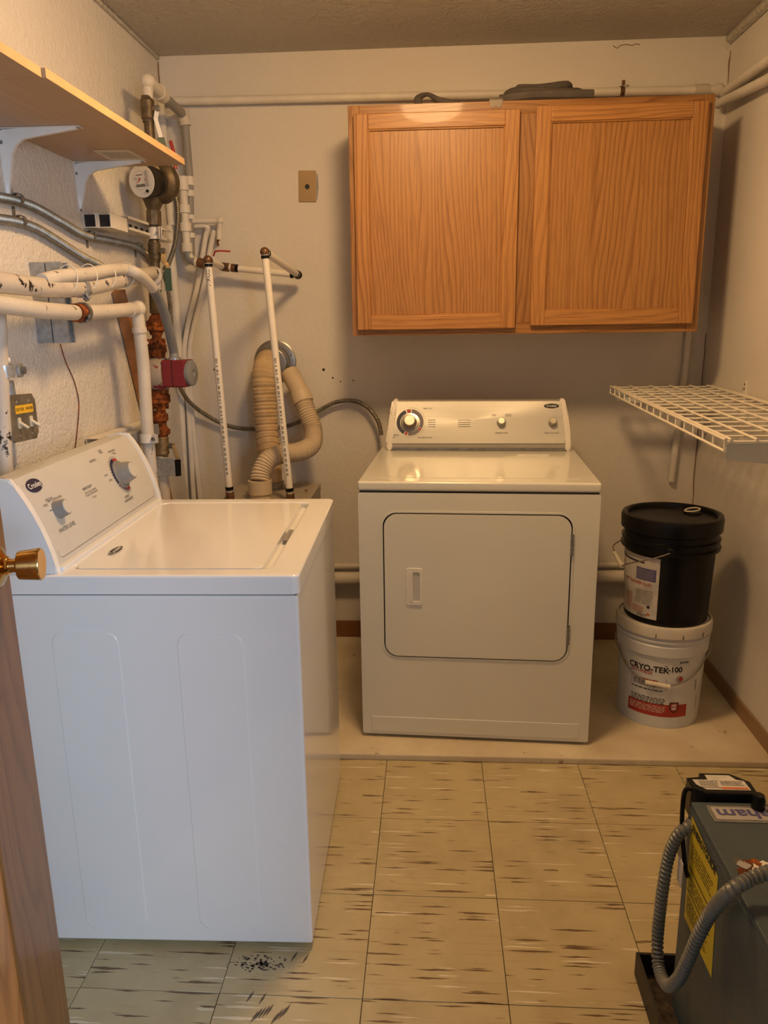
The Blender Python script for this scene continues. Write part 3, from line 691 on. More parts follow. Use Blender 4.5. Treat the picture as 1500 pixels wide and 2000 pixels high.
tag(obj('rubber_strap', bm, 'rubber'), 'short curled black rubber strap on the left of the cabinet top', 'strap')
bm = B(); g = [[bm.verts.new((.335+.045*i/4+.006*math.sin(j), KY-.002+.05*j/4, cz+.0016+(.012*abs(math.sin(i*1.3+j))if j else .001))) for i in range(5)] for j in range(5)]
fold = [bm.verts.new((.338+.040*i/4, KY-.0028, cz-.016-.006*(i % 2))) for i in range(5)]
for j in range(4):
    for i in range(4): bm.faces.new((g[j][i], g[j][i+1], g[j+1][i+1], g[j+1][i]))
for i in range(4): bm.faces.new((fold[i], fold[i+1], g[0][i+1], g[0][i]))
bmesh.ops.solidify(bm, geom=bm.faces[:], thickness=.0008)
tag(obj('paper_scrap', bm, 'paper'), 'crumpled scrap of pale paper over the cabinet top edge', 'paper')

# ================================================================ LEFT SHELF
SZ0, SZ1 = 1.845, 1.863
def board(n, y0, y1, label, x1):
    s = thing(n, label, 'shelf', ((XL+x1)/2, (y0+y1)/2, SZ0))
    obj('board', box(B(), (XL+.001, y0, SZ0), (x1-.001, y1, SZ1), .0006, 1), 'melamine', s)
    obj('edge_band', box(B(), (x1-.0008, y0, SZ0), (x1+.0006, y1, SZ1), .0003, 1), 'edge_band', s); return s
sb = board('wooden_shelf', -.334, .527, 'beech-effect shelf board holding a paper sticker underneath, nearer the back wall', -.598)
board('wooden_shelf', -1.25, -.336, 'beech-effect shelf board at the upper left edge of the picture', -.606)
zz = SZ0-.0006; q = [at(u_, v_, z=zz) for u_, v_ in ((178, 293), (250, 292), (290, 313), (215, 313))]
bm = B(); bm.faces.new([bm.verts.new(v) for v in q]); st = obj('paper_sticker', bm, 'paper', sb)
stf = Frame((q[0]+q[2])/2, q[1]-q[0], q[3]-q[0]); W_, H_ = (q[1]-q[0]).length, (q[3]-q[0]).length
bm = B(); finelines(bm, lambda a, b: Vector((stf.p(a, b).x, stf.p(a, b).y, zz-.0005)), W_*.8, H_*.6, 5, .5, 3); obj('sticker_print', bm, 'label_grey', st)['kind'] = 'stuff'
def shelf_bracket(y, label, leg, arm):
    t = thing('shelf_bracket', label, 'shelf bracket', (XL, y, SZ0-leg), 0, 'white steel brackets under the wooden shelf')
    # one pressed L with a rounded inner corner
    o_, i_ = [], []
    for k in range(19):
        s_ = k/18
        if s_ < .4: q_ = s_/.4; o_.append((.002, -leg*(1-q_)-.004*q_-.02*q_*0)); i_.append((.006+.016*q_, -leg*(1-q_)-.075*q_))
        elif s_ < .6: q_ = (s_-.4)/.2; o_.append((.002+.04*q_, -.004*(1-q_)-.002*q_)); an = math.pi/2*q_; i_.append((.022+.053*(1-math.cos(an)), -.075+.053*math.sin(an)))
        else: q_ = (s_-.6)/.4; o_.append((.042+(arm-.042)*q_, -.002)); i_.append((.075+(arm-.075)*q_, -.022+.016*q_))
    bm = B(); fr_ = Frame((XL, y, SZ0-.0005), (1, 0, 0), (0, 0, 1)); hw = .009
    L_ = [[bm.verts.new(fr_.p(a_, b_, d_)) for a_, b_ in pts_] for pts_, d_ in ((o_, -hw), (o_, hw), (i_, hw*.55), (i_, -hw*.55))]
    for k in range(18):
        for p_, q_ in ((0, 1), (1, 2), (2, 3), (3, 0)): bm.faces.new((L_[p_][k], L_[p_][k+1], L_[q_][k+1], L_[q_][k]))
    for k in (0, 18): bm.faces.new([l_[k] for l_ in L_])
    obj('bracket_web', bm, 'white_metal', t)
    bm = B(); box(bm, (XL, y-.014, SZ0-leg-.012), (XL+.0025, y+.014, SZ0), .001, 1); obj('wall_leg', bm, 'white_metal', t)
    bm = B(); box(bm, (XL, y-.014, SZ0-.0025), (XL+arm+.012, y+.014, SZ0-.0002), .001, 1); obj('shelf_arm', bm, 'white_metal', t)
    for p, ax in (((XL+.0025, y, SZ0-leg-.004), (1, 0, 0)), ((XL+.004, y-.010, SZ0-.032), (0, -1, 0)), ((XL+arm+.006, y, SZ0-.0025), (0, 0, -1))):
        obj('screw', lathe(B(), [(.0045, 0), (.004, .002), (0, .0025)], p, ax, 12), 'steel_dark', t)
    return t
shelf_bracket(.036, 'white shelf bracket at the left picture edge, under the shelf', .150, .190); shelf_bracket(.444, 'white shelf bracket nearest the water meter, under the shelf', .128, .195)

# ================================================================ LEFT WALL SERVICES
def pipe(name, label, cat, pts, r, mat, group=None, joints=(), jmat=None, smooth=False, corrug=None, n=16, straps=()):
    """a run of pipe: one tube part plus elbows / couplings as parts"""
    P = [Vector(p) for p in pts]; b = min(P, key=lambda p: p.z)
    t = thing(name, label, cat, b, 0, group)
    bm = B()
    if corrug: corr(bm, P, r, corrug, .24, 12)
    elif smooth: tube(bm, spline(P, 12), r, n)
    else: tube(bm, round_corners(P, r*1.6), r, n)
    obj('tube', bm, mat, t)
    for i, (p0, p1, rr, nm, mt) in enumerate(joints):
        bm = B(); lathe(bm, [(rr*.9, 0), (rr, .002), (rr, (Vector(p1)-Vector(p0)).length-.002), (rr*.9, (Vector(p1)-Vector(p0)).length)], p0, Vector(p1)-Vector(p0), 20); obj(nm, bm, mt, t)
    return t
def round_corners(P, r, k=6):
    if len(P) < 3: return P
    out = [P[0]]
    for a, b, c2 in zip(P, P[1:], P[2:]):
        d0, d1 = (a-b), (c2-b); L = min(r, d0.length*.45, d1.length*.45); p0, p1 = b+d0.normalized()*L, b+d1.normalized()*L
        for i in range(k+1):
            s = i/k; out.append(p0*(1-s)**2+b*2*s*(1-s)+p1*s*s)
    out.append(P[-1]); return out
def lerp(a, b, s): return Vector(a)+(Vector(b)-Vector(a))*s
def ball(name, p, r, mat, parent, stretch=1.0):
    bm = B(); bmesh.ops.create_icosphere(bm, subdivisions=3, radius=r, matrix=Matrix.Translation(p)); return obj(name, bm, mat, parent)

# --- upright strut carrying the two horizontal pipes
su = thing('strut_channel', 'upright pair of galvanised strut channels behind the two white horizontal pipes', 'strut', (XL, .12, 1.335))
def channel(bm, O, U, Vv, N, L, w=.041, d=.041, th=.0025, lip=.008):
    """open C channel running along N"""
    prof_ = [(-w/2+lip, d), (-w/2, d), (-w/2, 0), (w/2, 0), (w/2, d), (w/2-lip, d), (w/2-lip, d-th), (w/2-th, d-th), (w/2-th, th), (-w/2+th, th), (-w/2+th, d-th), (-w/2+lip, d-th)]
    U, Vv, N, O = Vector(U), Vector(Vv), Vector(N), Vector(O)
    a = [bm.verts.new(O+U*x+Vv*y) for x, y in prof_]; b = [bm.verts.new(O+U*x+Vv*y+N*L) for x, y in prof_]; n = len(a)
    for i in range(n): bm.faces.new((a[i], a[(i+1) % n], b[(i+1) % n], b[i]))
    for f in ((0, 1, 10, 11), (1, 2, 9, 10), (2, 3, 8, 9), (3, 4, 7, 8), (4, 5, 6, 7)):
        bm.faces.new([a[i] for i in f]); bm.faces.new([b[i] for i in f])
    return bm
bm = B(); channel(bm, (XL+.041, .120, 1.337), (0, 1, 0), (-1, 0, 0), (0, 0, 1), .205); obj('channel', bm, 'galv', su)
bm = B(); channel(bm, (XL+.0440, .120, 1.337), (0, 1, 0), (1, 0, 0), (0, 0, 1), .205); obj('channel', bm, 'galv', su)
PX = -.770
def A(u_, v_): return at(u_, v_, x=PX)
# upper pipe
up_pts = [A(-40, 549), A(0, 552), A(95, 562), A(160, 562), A(210, 553), A(262, 540)]
u1 = pipe('heating_pipe', 'upper thick white wrapped pipe with black flaking patches along the left wall', 'pipe', up_pts, .0225, 'pipe_flaky', 'white heating pipes on the left wall', smooth=True)
lo_pts = [A(-40, 592), A(0, 595), A(80, 606), A(150, 611), A(215, 608), A(268, 603), A(281, 720), A(287, 830), A(300, 965)]
u2 = pipe('heating_pipe', 'lower white pipe with a rusty collar, elbowing down beside the lumber strip', 'pipe', lo_pts[:6]+[A(281, 720), A(287, 830), A(300, 975)], .0195, 'pipe_white', 'white heating pipes on the left wall')
# elbow of the lower pipe and its collars
ball('elbow', A(268, 603), .0265, 'pipe_white', u2)
for p0, p1, rr, mt in ((A(146, 611), A(163, 611), .0235, 'rust'), (A(252, 605), A(256, 604.5), .0215, 'pipe_white'), (A(272, 640), A(273, 650), .0225, 'pipe_white'), (A(276, 668), A(276.5, 672), .0215, 'pipe_white')):
    obj('collar', cyl(B(), p0, p1, rr), mt, u2)
def pclamp(p, axis, r, label, mat='galv', ears=Vector((0, 0, 1)), w=.020):
    t = thing('pipe_clamp', label, 'pipe clamp', p-Vector((0, 0, r)))
    ax = Vector(axis).normalized(); bm = B(); fr = Frame(p, *basis(ax)[:2])
    ringslab(bm, ellipse(r+.003, r+.003, 28), ellipse(r+.0004, r+.0004, 28), fr, -w/2, w/2); obj('band', bm, mat, t)
    e = Vector(ears).normalized(); s = ax.cross(e)
    bm = B()
    for k in (-1, 1):
        q = p+e*(r+.010)+s*.004*k; f2 = Frame(q, ax, e); prism(bm, rrect(w, .022, .004, 3), f2, -.0012, .0012)
    obj('ear', bm, mat, t); bm = B(); cyl(bm, p+e*(r+.012)-s*.012, p+e*(r+.012)+s*.012, .003, n=8); nut(bm, p+e*(r+.012)+s*.006, p+e*(r+.012)+s*.012, .006); obj('bolt', bm, 'steel_dark', t); return t
pclamp(A(157, 562), A(165, 562)-A(150, 562), .0228, 'galvanised clamp around the upper horizontal pipe', ears=(.55, -.3, -.6))
pclamp(A(160, 611), A(170, 611)-A(150, 611), .0238, 'rust-stained clamp around the lower horizontal pipe', 'steel_dark', ears=(.6, -.5, -.3), w=.016)
# grey flexible conduit tied on the upper pipe and running to the pump
cpts = [at(82, 548, x=-.768), at(120, 539, x=-.760), at(170, 535, x=-.757), at(215, 527, x=-.757), at(243, 526, x=-.755), at(262, 531, y=.39), at(281, 544, y=.45), at(298, 563, y=.53)]
cd = thing('liquid_tight_conduit', 'smooth conduit tied along the upper pipe, white then grey, curving to the red pump', 'conduit', at(343, 703, y=.80))
full_c = spline(cpts+[at(311, 586, y=.61), at(323, 618, y=.68), at(333, 658, y=.74), at(339, 685, y=.78), at(341, 700, y=.78)], 10)
cut = 10*7
obj('painted_length', tube(B(), full_c[:cut+1], .0165, 14), 'pipe_white', cd); obj('grey_length', tube(B(), full_c[cut:], .0160, 14), 'conduit_grey', cd)
obj('connector', lathe(B(), [(.019, 0), (.019, .022), (.022, .022), (.022, .034), (.017, .036)], at(342, 711, y=.78)-Vector((0, 0, .012)), (0, 0, 1), 18), 'galv', cd)
for u_ in (128, 168, 205, 243):
    v1, v2 = 530-(u_-128)*.05, 562-(u_-128)*.10
    c1 = A(u_, (v1+v2)/2); pts = [c1+Vector((.027*math.cos(a_)+.004, .010*math.sin(a_), .036*math.sin(a_))) for a_ in [2*math.pi*i/16 for i in range(17)]]
    obj('tie_cord', tube(B(), pts, .0017, 6, False), 'pipe_clean', cd)

# --- the meter riser
RY = .80
def R(u_, v_, y=RY): return at(u_, v_, y=y)
ris = thing('meter_riser', 'vertical riser pipe through the water meter, dark bronze above and rusty below', 'pipe', R(322, 985))
def seg(name, u0, v0, u1_, v1_, r, mt, kind='cyl', par=None):
    p0, p1 = R(u0, v0), R(u1_, v1_); bm = B(); L = (p1-p0).length
    if kind == 'cyl': cyl(bm, p0, p1, r)
    elif kind == 'nut': nut(bm, p0, p1, r)
    elif kind == 'flange': lathe(bm, [(r*.6, 0), (r*.75, L*.2), (r, L*.3), (r, L*.48), (r*.93, L*.5), (r, L*.52), (r, L*.72), (r*.75, L*.8), (r*.6, L)], p0, p1-p0, 20)
    elif kind == 'union': lathe(bm, [(r*.72, 0), (r*.78, L*.15), (r, L*.25), (r, L*.75), (r*.78, L*.85), (r*.72, L)], p0, p1-p0, 10)
    elif kind == 'body': lathe(bm, [(r*.82, 0), (r*.85, L*.1), (r, L*.16), (r*.96, L*.3), (r*1.04, L*.5), (r*.96, L*.7), (r, L*.84), (r*.85, L*.9), (r*.82, L)], p0, p1-p0, 20)
    return obj(name, bm, mt, par or ris)
seg('pipe_section', 291, 240, 297, 325, .0165, 'bronze'); seg('pipe_section', 299, 425, 301, 480, .0155, 'bronze'); seg('pipe_section', 303, 500, 303, 570, .0155, 'bronze')
seg('adapter', 303, 560, 304.5, 612, .021, 'bronze'); seg('pipe_section', 304, 600, 308, 710, .0165, 'rust'); seg('pipe_section', 311, 745, 318, 850, .0160, 'rust'); seg('pipe_section', 317, 890, 323, 990, .0205, 'pipe_white')
seg('coupling', 303, 525, 303.5, 540, .026, 'pipe_white'); seg('reducer', 303, 540, 304, 566, .021, 'pipe_white')
seg('flange', 304, 617, 305, 655, .033, 'rust', 'flange'); seg('flange', 303, 664, 306, 697, .037, 'rust', 'flange'); seg('flange', 310, 762, 313, 795, .038, 'rust', 'flange'); seg('union_nut', 311, 803, 313, 827, .030, 'rust', 'union'); seg('union_nut', 314, 833, 315, 852, .033, 'rust', 'union')
for k in range(4):
    an = math.pi/4+k*math.pi/2
    for (u_, va, vb) in ((304.5, 664, 699), (311.5, 762, 797)):
        p0, p1 = R(u_, va), R(u_, vb); d = Vector((math.cos(an)*.029, math.sin(an)*.029, 0)); obj('bolt', nut(B(), p0+d+Vector((0, 0, .004)), p1+d-Vector((0, 0, .004)), .007), 'rust', ris)
# tee branch toward the upper pipe
obj('tee_branch', lathe(B(), [(.027, 0), (.027, .02), (.030, .022), (.030, .034), (.024, .036)], R(303, 533)+Vector((0, -.005, -.008)), A(262, 540)-R(303, 533), 20), 'pipe_white', ris)
obj('branch_pipe', tube(B(), [R(303, 533), A(262, 540)], .0225, 14), 'pipe_flaky', ris)
# top elbow and run to the back wall
e0, e1 = R(289, 178), R(289, 166); far = at(356, 217, y=1.205)
e1.z = far.z = (e1.z+far.z)/2
obj('pipe_section', cyl(B(), R(289, 196), e1, .0165), 'pipe_white', ris)
ball('elbow', e1, .024, 'pipe_white', ris); m1 = lerp(e1, far, .30)
obj('elbow_arm', cyl(B(), e1, m1, .0225), 'pipe_white', ris); obj('collar', cyl(B(), lerp(e1, far, .27), lerp(e1, far, .40), .0255), 'pipe_white', ris)
obj('horizontal_run', cyl(B(), m1, far, .0170), 'pipe_grey', ris)
# ball valves
def valve(label, u0, v0, u1_, v1_, r, handle, hmat, gmat=None, stem=None, body='brass_dull'):
    t = thing('ball_valve', label, 'valve', R(u1_, v1_)); seg('valve_body', u0, v0, u1_, v1_, r, body, 'body', t)
    c_ = R((u0+u1_)/2, (v0+v1_)/2); s_ = stem or Vector((.035, -.015, 0))
    obj('stem', cyl(B(), c_, c_+s_, .008, n=12), 'brass_dull', t); obj('stem_nut', nut(B(), c_+s_*.8, c_+s_*1.12, .010), 'steel_dark', t)
    P = [c_+s_]+[R(a_, b_, y) for a_, b_, y in handle]; 
    bm = B()
    def strap(bm, P, w):
        for a_, b_ in zip(P, P[1:]):
            d = (b_-a_).normalized(); sd = Vector((.8, .6, 0)); sd = (sd-d*sd.dot(d)).normalized(); nn_ = d.cross(sd)
            vs_ = [bm.verts.new(q+sd*w*i+nn_*.0015*j) for q in (a_-d*.003, b_+d*.003) for i in (-1, 1) for j in (-1, 1)]
            for f in ((0, 1, 3, 2), (4, 6, 7, 5), (0, 4, 5, 1), (2, 3, 7, 6), (0, 2, 6, 4), (1, 5, 7, 3)): bm.faces.new([vs_[i] for i in f])
        return bm
    h = obj('lever', strap(B(), P, .007), hmat, t)
    if gmat: obj('grip', strap(B(), [lerp(P[-2], P[-1], .12)-Vector((0, .002, 0)), P[-1]-Vector((0, .002, 0))], .0115), gmat, h)
    return t
valve('dark bronze ball valve with a green lever grip above the wooden shelf', 287, 188, 290, 240, .0225, [(304, 232, .79), (314, 268, .79), (320, 290, .79)], 'white_metal', 'green', Vector((.036, -.012, 0)), 'bronze')
valve('bronze ball valve with hanging green grip below the painted strut', 301, 470, 303, 512, .0215, [(318, 505, .785), (327, 520, .785), (330, 566, .785)], 'brass_dull', 'green', Vector((.034, -.01, 0)), 'bronze')
valve('corroded brass valve with bent lever near the riser foot', 316, 848, 318, 892, .024, [(338, 868, .785), (347, 895, .785), (348, 928, .785)], 'brass_dull', 'black', Vector((.038, -.012, 0)), 'brass_dull')
vsq = thing('pipe_support_bracket', 'grey steel bracket wrapped round the riser foot', 'bracket', R(330, 925))
bm = B(); p0 = R(316, 908); box(bm, (p0.x-.028, .765, p0.z-.035), (p0.x+.060, .767, p0.z+.030), .0006, 1); obj('plate', bm, 'galv', vsq)
bm = B(); ringslab(bm, ellipse(.029, .029, 24), ellipse(.0265, .0265, 24), Frame(p0, (1, 0, 0), (0, 1, 0)), -.03, .02); obj('band', bm, 'galv', vsq)
# --- water meter
mc = R(303, 352)
met = thing('water_meter', 'bronze water meter with round white dial facing left under the wooden shelf', 'water meter', R(300, 440))
bm = B(); lathe(bm, [(.0155, 0), (.0185, .01), (.018, .045), (.024, .06), (.052, .125), (.056, .140), (.056, .175), (.045, .21), (.02, .235), (.0165, .25)], R(300, 443), R(299, 330)-R(300, 443), 24); obj('body', bm, 'bronze', met)
seg('union_nut', 300, 412, 301, 440, .026, 'bronze', 'nut', met)
da = Vector((-.34, -.93, -.10)).normalized(); dcn = R(277, 354, .715)
bm = B(); lathe(bm, [(.062, 0), (.068, .012), (.066, .03), (.056, .04), (.054, .052)], R(322, 357, .82), da, 32); obj('register_flange', bm, 'bronze', met)
bm = B(); lathe(bm, [(.044, -.075), (.050, -.03), (.0535, -.012), (.052, 0), (.0, 0)], dcn, da, 36); rg = obj('register_housing', bm, 'black_rough', met)
bm = B(); lathe(bm, [(.0505, 0), (.050, .002), (0, .0022)], dcn, da, 36); dl_ = obj('dial_face', bm, 'gauge', rg)
dU = Vector((0, 0, 1)).cross(da).normalized(); df = Frame(dcn+da*.0026, dU, da.cross(dU))
bm = B(); flat(bm, [(-.003, -.004), (.004, -.001), (.003, .005), (-.003, .004)], on(df, -.006, .006, .0004)); flat(bm, [(-.0015, .0015), (.0015, -.0015), (-.020, -.0125)], on(df, -.006, .004, .0004)); flat(bm, [(0, .003), (-.003, -.002), (.003, -.002)], on(df, .016, .004, .0004)); obj('dial_needle', bm, 'red_print', rg)
bm = B(); flat(bm, rectp(.036, .0075), on(df, -.005, -.0125, .0003)); obj('odometer_strip', bm, 'ink', rg)
for k in range(6):
    obj('odometer_digit', text(B(), '009868'[k], .0062, on(df, -.020+k*.006, -.0125, .0007)), 'white_print', rg)
bm = B()
for k in range(20):
    an = 2*math.pi*k/20; flat(bm, rectp(.0012, .0028, 0, .029), lambda a_, b_, an=an: df.p((a_*math.cos(an)-b_*math.sin(an))-.006, a_*math.sin(an)+b_*math.cos(an)+.003, .0003))
finelines(bm, on(df, -.004, .019, .0003), .03, .004, 1, .7, 2); finelines(bm, on(df, -.021, .008, .0003), .014, .010, 3, .3, 5); obj('dial_print', bm, 'ink_soft', rg)['kind'] = 'stuff'
obj('drain_plug', lathe(B(), [(.005, 0), (.005, .003), (0, .003)], df.p(.020, -.031), da, 16), 'black', rg)
bm = B(); prism(bm, rrect(.012, .046, .003, 3), Frame(df.p(.026, .008), df.U, df.V), .0, .003, .001); obj('side_counter', bm, 'label_grey', rg)

# --- horizontal struts holding the riser
hs = thing('strut_channel', 'slotted white-painted strut channel holding the riser under the water meter', 'strut', (-.785, .70, 1.66))
bm = B(); channel(bm, (-.852, .600, 1.695), (0, 0, 1), (1, 0, 0), (0, 1, 0), .42); obj('channel', bm, 'pipe_clean', hs)
for k in range(7):
    y = .645+k*.052; obj('slot', box(B(), (-.8496, y, 1.687), (-.8488, y+.026, 1.703)), 'ink', hs)
for k, (x, lb2) in enumerate(((-.876, 'short painted strut stub against the left wall, its dark open end facing out'), (-.834, 'short painted strut stub between the wall stub and the slotted strut'))):
    s2 = thing('strut_channel', lb2, 'strut', (x, .52, 1.665), 0, 'short painted strut stubs')
    bm = B(); channel(bm, (x, .452+k*.008, 1.665), (1, 0, 0), (0, 0, 1), (0, 1, 0), .13); obj('channel', bm, 'pipe_clean', s2)
    obj('end_shade_plate', box(B(), (x-.0178, .462+k*.008, 1.6680), (x+.0178, .464+k*.008, 1.7030)), 'ink', s2)  # black plate painted in for the shade inside the open channel end
pclamp(R(302, 456), (0, 0, 1), .0175, 'white-painted clamp fixing the riser to the slotted strut', 'pipe_clean', (.7, -.6, 0), .038)
ls_ = thing('strut_channel', 'low galvanised strut with a painted top behind the washing machine console', 'strut', (-.86, .5, .98))
bm = B(); channel(bm, (-.872, .31, 1.052), (1, 0, 0), (0, 0, -1), (0, 1, 0), .46, .041, .035); obj('channel', bm, 'pipe_clean', ls_)
bm = B(); channel(bm, (-.826, .40, 1.046), (1, 0, 0), (0, 0, -1), (0, 1, 0), .30, .041, .035); obj('channel', bm, 'galv', ls_)
pclamp(A(288.5, 856), A(290, 880)-A(287, 830), .0205, 'white-painted clamp round the lower pipe above the washer console', 'pipe_clean', (.8, -.4, 0), .028)

# --- circulator pump
pc_ = R(311, 730); pump = thing('circulator_pump', 'red circulator pump with grey end cap on the rusty riser', 'pump', R(311, 757))
bm = B(); lathe(bm, [(.035, -.052), (.050, -.046), (.058, -.02), (.060, .0), (.058, .022), (.052, .030)], pc_+Vector((.0, -.0, 0)), (1, -.12, 0), 28); obj('volute', bm, 'pump_volute', pump)
fx = Frame(pc_+Vector((.032, -.004, .002)), Vector((.12, 1, 0)).normalized(), (0, 0, 1))
bm = B(); prism(bm, rrect(.088, .094, .008, 4), fx, 0, .082, .004, 2); obj('motor_housing', bm, 'pump_red', pump)
bm = B(); prism(bm, rrect(.0895, .0955, .008, 4), fx, .036, .038); obj('housing_seam', bm, 'ink', pump)
bm = B(); lathe(bm, [(.043, 0), (.045, .004), (.045, .014), (.038, .018), (.012, .018), (.010, .014), (0, .014)], fx.p(0, 0, .080), fx.N, 32); obj('end_cap', bm, 'conduit_grey', pump)

# --- flexible conduits on the left wall
def WL(u_, v_, off=.016): return at(u_, v_, x=XL+off)
def flex(label, pts, r=.0115, pitch=.007, mat='flex', group='armoured flexible conduits'):
    return pipe('flexible_conduit', label, 'conduit', pts, r, mat, group, corrug=pitch)
flex('upper armoured conduit sloping down the left wall to the riser', [WL(-40, 378), WL(0, 385), WL(30, 391), WL(70, 405), WL(120, 433), WL(168, 460), WL(215, 470), WL(265, 482), WL(290, 500), WL(305, 520)])
flex('lower armoured conduit sloping down the left wall behind the white pipes', [WL(-40, 421), WL(0, 427), WL(35, 433), WL(70, 445), WL(105, 465), WL(160, 500), WL(205, 524), WL(235, 548)])
def strap(u_, v_, label, drop):
    p = WL(u_, v_, .0); t = thing('conduit_strap', label, 'pipe strap', (XL, p.y, p.z-.03), 0, 'small steel straps on the wall conduits')
    bm = B(); ringslab(bm, ellipse(.0145, .0145, 20), ellipse(.0125, .0125, 20), Frame((XL+.016, p.y, p.z), (1, 0, 0), (0, 0, 1)), -.007, .007); obj('loop', bm, 'steel_dark', t)
    bm = B(); box(bm, (XL, p.y-.007, min(p.z, p.z+drop)), (XL+.002, p.y+.007, max(p.z, p.z+drop))); obj('tab', bm, 'steel_dark', t)
    obj('screw', lathe(B(), [(.004, 0), (0, .003)], (XL+.002, p.y, p.z+drop*.75), (1, 0, 0), 10), 'steel_dark', t)
strap(22, 389, 'steel strap under the left shelf bracket holding the upper conduit', .035); strap(28, 432, 'steel strap holding the lower conduit at the left edge', .035); strap(168, 460, 'steel strap holding the upper conduit at its bend', -.035); strap(263, 482, 'steel strap holding the upper conduit close to the riser', -.035)
flex('armoured conduit looping down from the water meter behind the riser', [R(330, 352, .93), R(343, 385, .93), R(347, 420, .92), R(343, 470, .91), R(331, 510, .90), R(318, 532, .88)], .0095, .006)
flex('thin armoured conduit dropping behind the red pump', [R(320, 535, .88), R(328, 565, .89), R(333, 610, .90), R(335, 660, .90), R(337, 700, .90)], .0085, .006)
def WB(u_, v_, off=.03): return at(u_, v_, y=YB-off)
flex('long armoured conduit sagging along the back wall to the dryer', [WB(345, 745, .10), WB(370, 785, .06), WB(410, 815, .035), WB(450, 833, .03), WB(490, 838, .03), WB(540, 836, .03), WB(580, 826, .03), WB(625, 801, .03), WB(655, 786, .03), WB(690, 783, .03), WB(718, 796, .04), WB(738, 822, .06), WB(745, 850, .08)], .0095, .0065)
pts = [WL(118, 672, .003), WL(128, 705, .003), WL(145, 745, .003), WL(154, 785, .003), WL(152, 830, .003), WL(147, 875, .003)]
tag(obj('thin_wire', tube(B(), spline(pts, 8), .0014, 6), 'rust'), 'thin brown wire hanging down the left wall', 'wire')
pts = [WL(92, 470, .006), WL(90, 495, .005), WL(96, 520, .004)]
# --- far left: vertical pipe and switch box
fv = pipe('vertical_pipe', 'mottled grey vertical pipe at the far left edge behind the switch box', 'pipe', [at(-4, 600, x=-.845), at(0, 700, x=-.845), at(4, 800, x=-.845), at(12, 960, x=-.845)], .0175, 'pipe_flaky')
sx = thing('switch_box', 'steel electrical box with two toggle switches and a yellow tape label', 'switch', (XL, -.10, 1.10))
sxp = at(45, 815, x=-.838); sf = Frame((-.838, sxp.y, sxp.z), (.10, 1, 0), (0, 0, 1)); sf = Frame(sf.O, Vector((.08, .97, -.02)), Vector((.0, .0, 1)))
SW_, SH_ = .108, .104
bm = B(); prism(bm, rrect(SW_, SH_, .008, 3), sf, -.052, 0, .003, 2); obj('box', bm, 'galv', sx)
sh = [(-.054, -.05), (-.048, -.056), (.044, -.056), (.047, -.046), (.054, -.042), (.054, .040), (.047, .044), (.044, .054), (-.050, .056), (-.054, .048)]
bm = B(); prism(bm, sh, sf, 0, .003, .001, 1); obj('cover_plate', bm, 'switch_metal', sx)
bm = B(); flat(bm, rectp(.072, .020), on(sf, .004, .020, .0036)); tp = obj('tape_label', bm, 'tape', sx)
bm = B(); text(bm, 'GLYCOL : WATER', .0095, on(sf, .004, .020, .0041), .012, .88); obj('handwriting', bm, 'ink', tp)
for a_ in (-.022, .026):
    tg = obj('toggle_base', box(B(), (0, 0, 0), (.001, .001, .001)), 'toggle', sx) if False else None
    bm = B(); prism(bm, rrect(.012, .026, .002, 2), Frame(sf.p(a_, -.012), sf.U, sf.V), .003, .005); tb_ = obj('toggle_collar', bm, 'toggle', sx)
    bm = B(); q0, q1_ = sf.p(a_, -.010, .003), sf.p(a_+.006, -.024, .022); cyl(bm, q0, q1_, .0045, .0035, 10); obj('toggle_lever', bm, 'toggle', tb_)
for a_, b_ in ((-.022, .038), (.026, .038), (-.022, -.042), (.026, -.042)): obj('screw', lathe(B(), [(.003, 0), (0, .0016)], sf.p(a_, b_, .003), sf.N, 10), 'galv', sx)
bm = B(); cyl(bm, at(14, 745, x=-.86), at(20, 775, x=-.86), .014); obj('conduit_elbow', bm, 'galv', sx)
jb = thing('pipe_hanger', 'galvanised hanger plate clamped on the far left vertical pipe', 'pipe clamp', (XL, -.15, 1.26))
p = at(8, 725, x=-.842); bm = B(); ringslab(bm, ellipse(.022, .022, 24), ellipse(.0178, .0178, 24), Frame(p, (1, 0, 0), (0, 1, 0)), -.014, .014); obj('band', bm, 'galv', jb)
bm = B(); prism(bm, rrect(.040, .032, .010, 4), Frame(p+Vector((.022, .030, 0)), (-.2, .95, 0), (0, 0, 1)), -.003, .003, .001); obj('ear', bm, 'galv', jb)
obj('bolt', nut(B(), p+Vector((.02, .03, 0)), p+Vector((.034, .033, 0)), .009), 'steel_dark', jb)
bm = B(); cyl(bm, at(-6, 706, x=-.85), at(17, 704, x=-.835), .008); tag(obj('pipe_stub', bm, 'pipe_clean'), 'short white pipe stub pointing right above the galvanised hanger', 'pipe')
# lumber strip leaning on the wall
p0, p1 = at(232, 568, x=XL+.024), at(330, 990, x=XL+.020)
bm = B(); fr = Frame(p0, (p1-p0).cross(Vector((1, 0, 0))), p1-p0); L = (p1-p0).length
prism(bm, [(-.012, 0), (.012, 0), (.012, L), (-.012, L)], fr, -.018, .018, .001, 1)
tag(obj('lumber_strip', bm, 'pine'), 'brown pine strip leaning diagonally behind the pipes on the left wall', 'lumber')

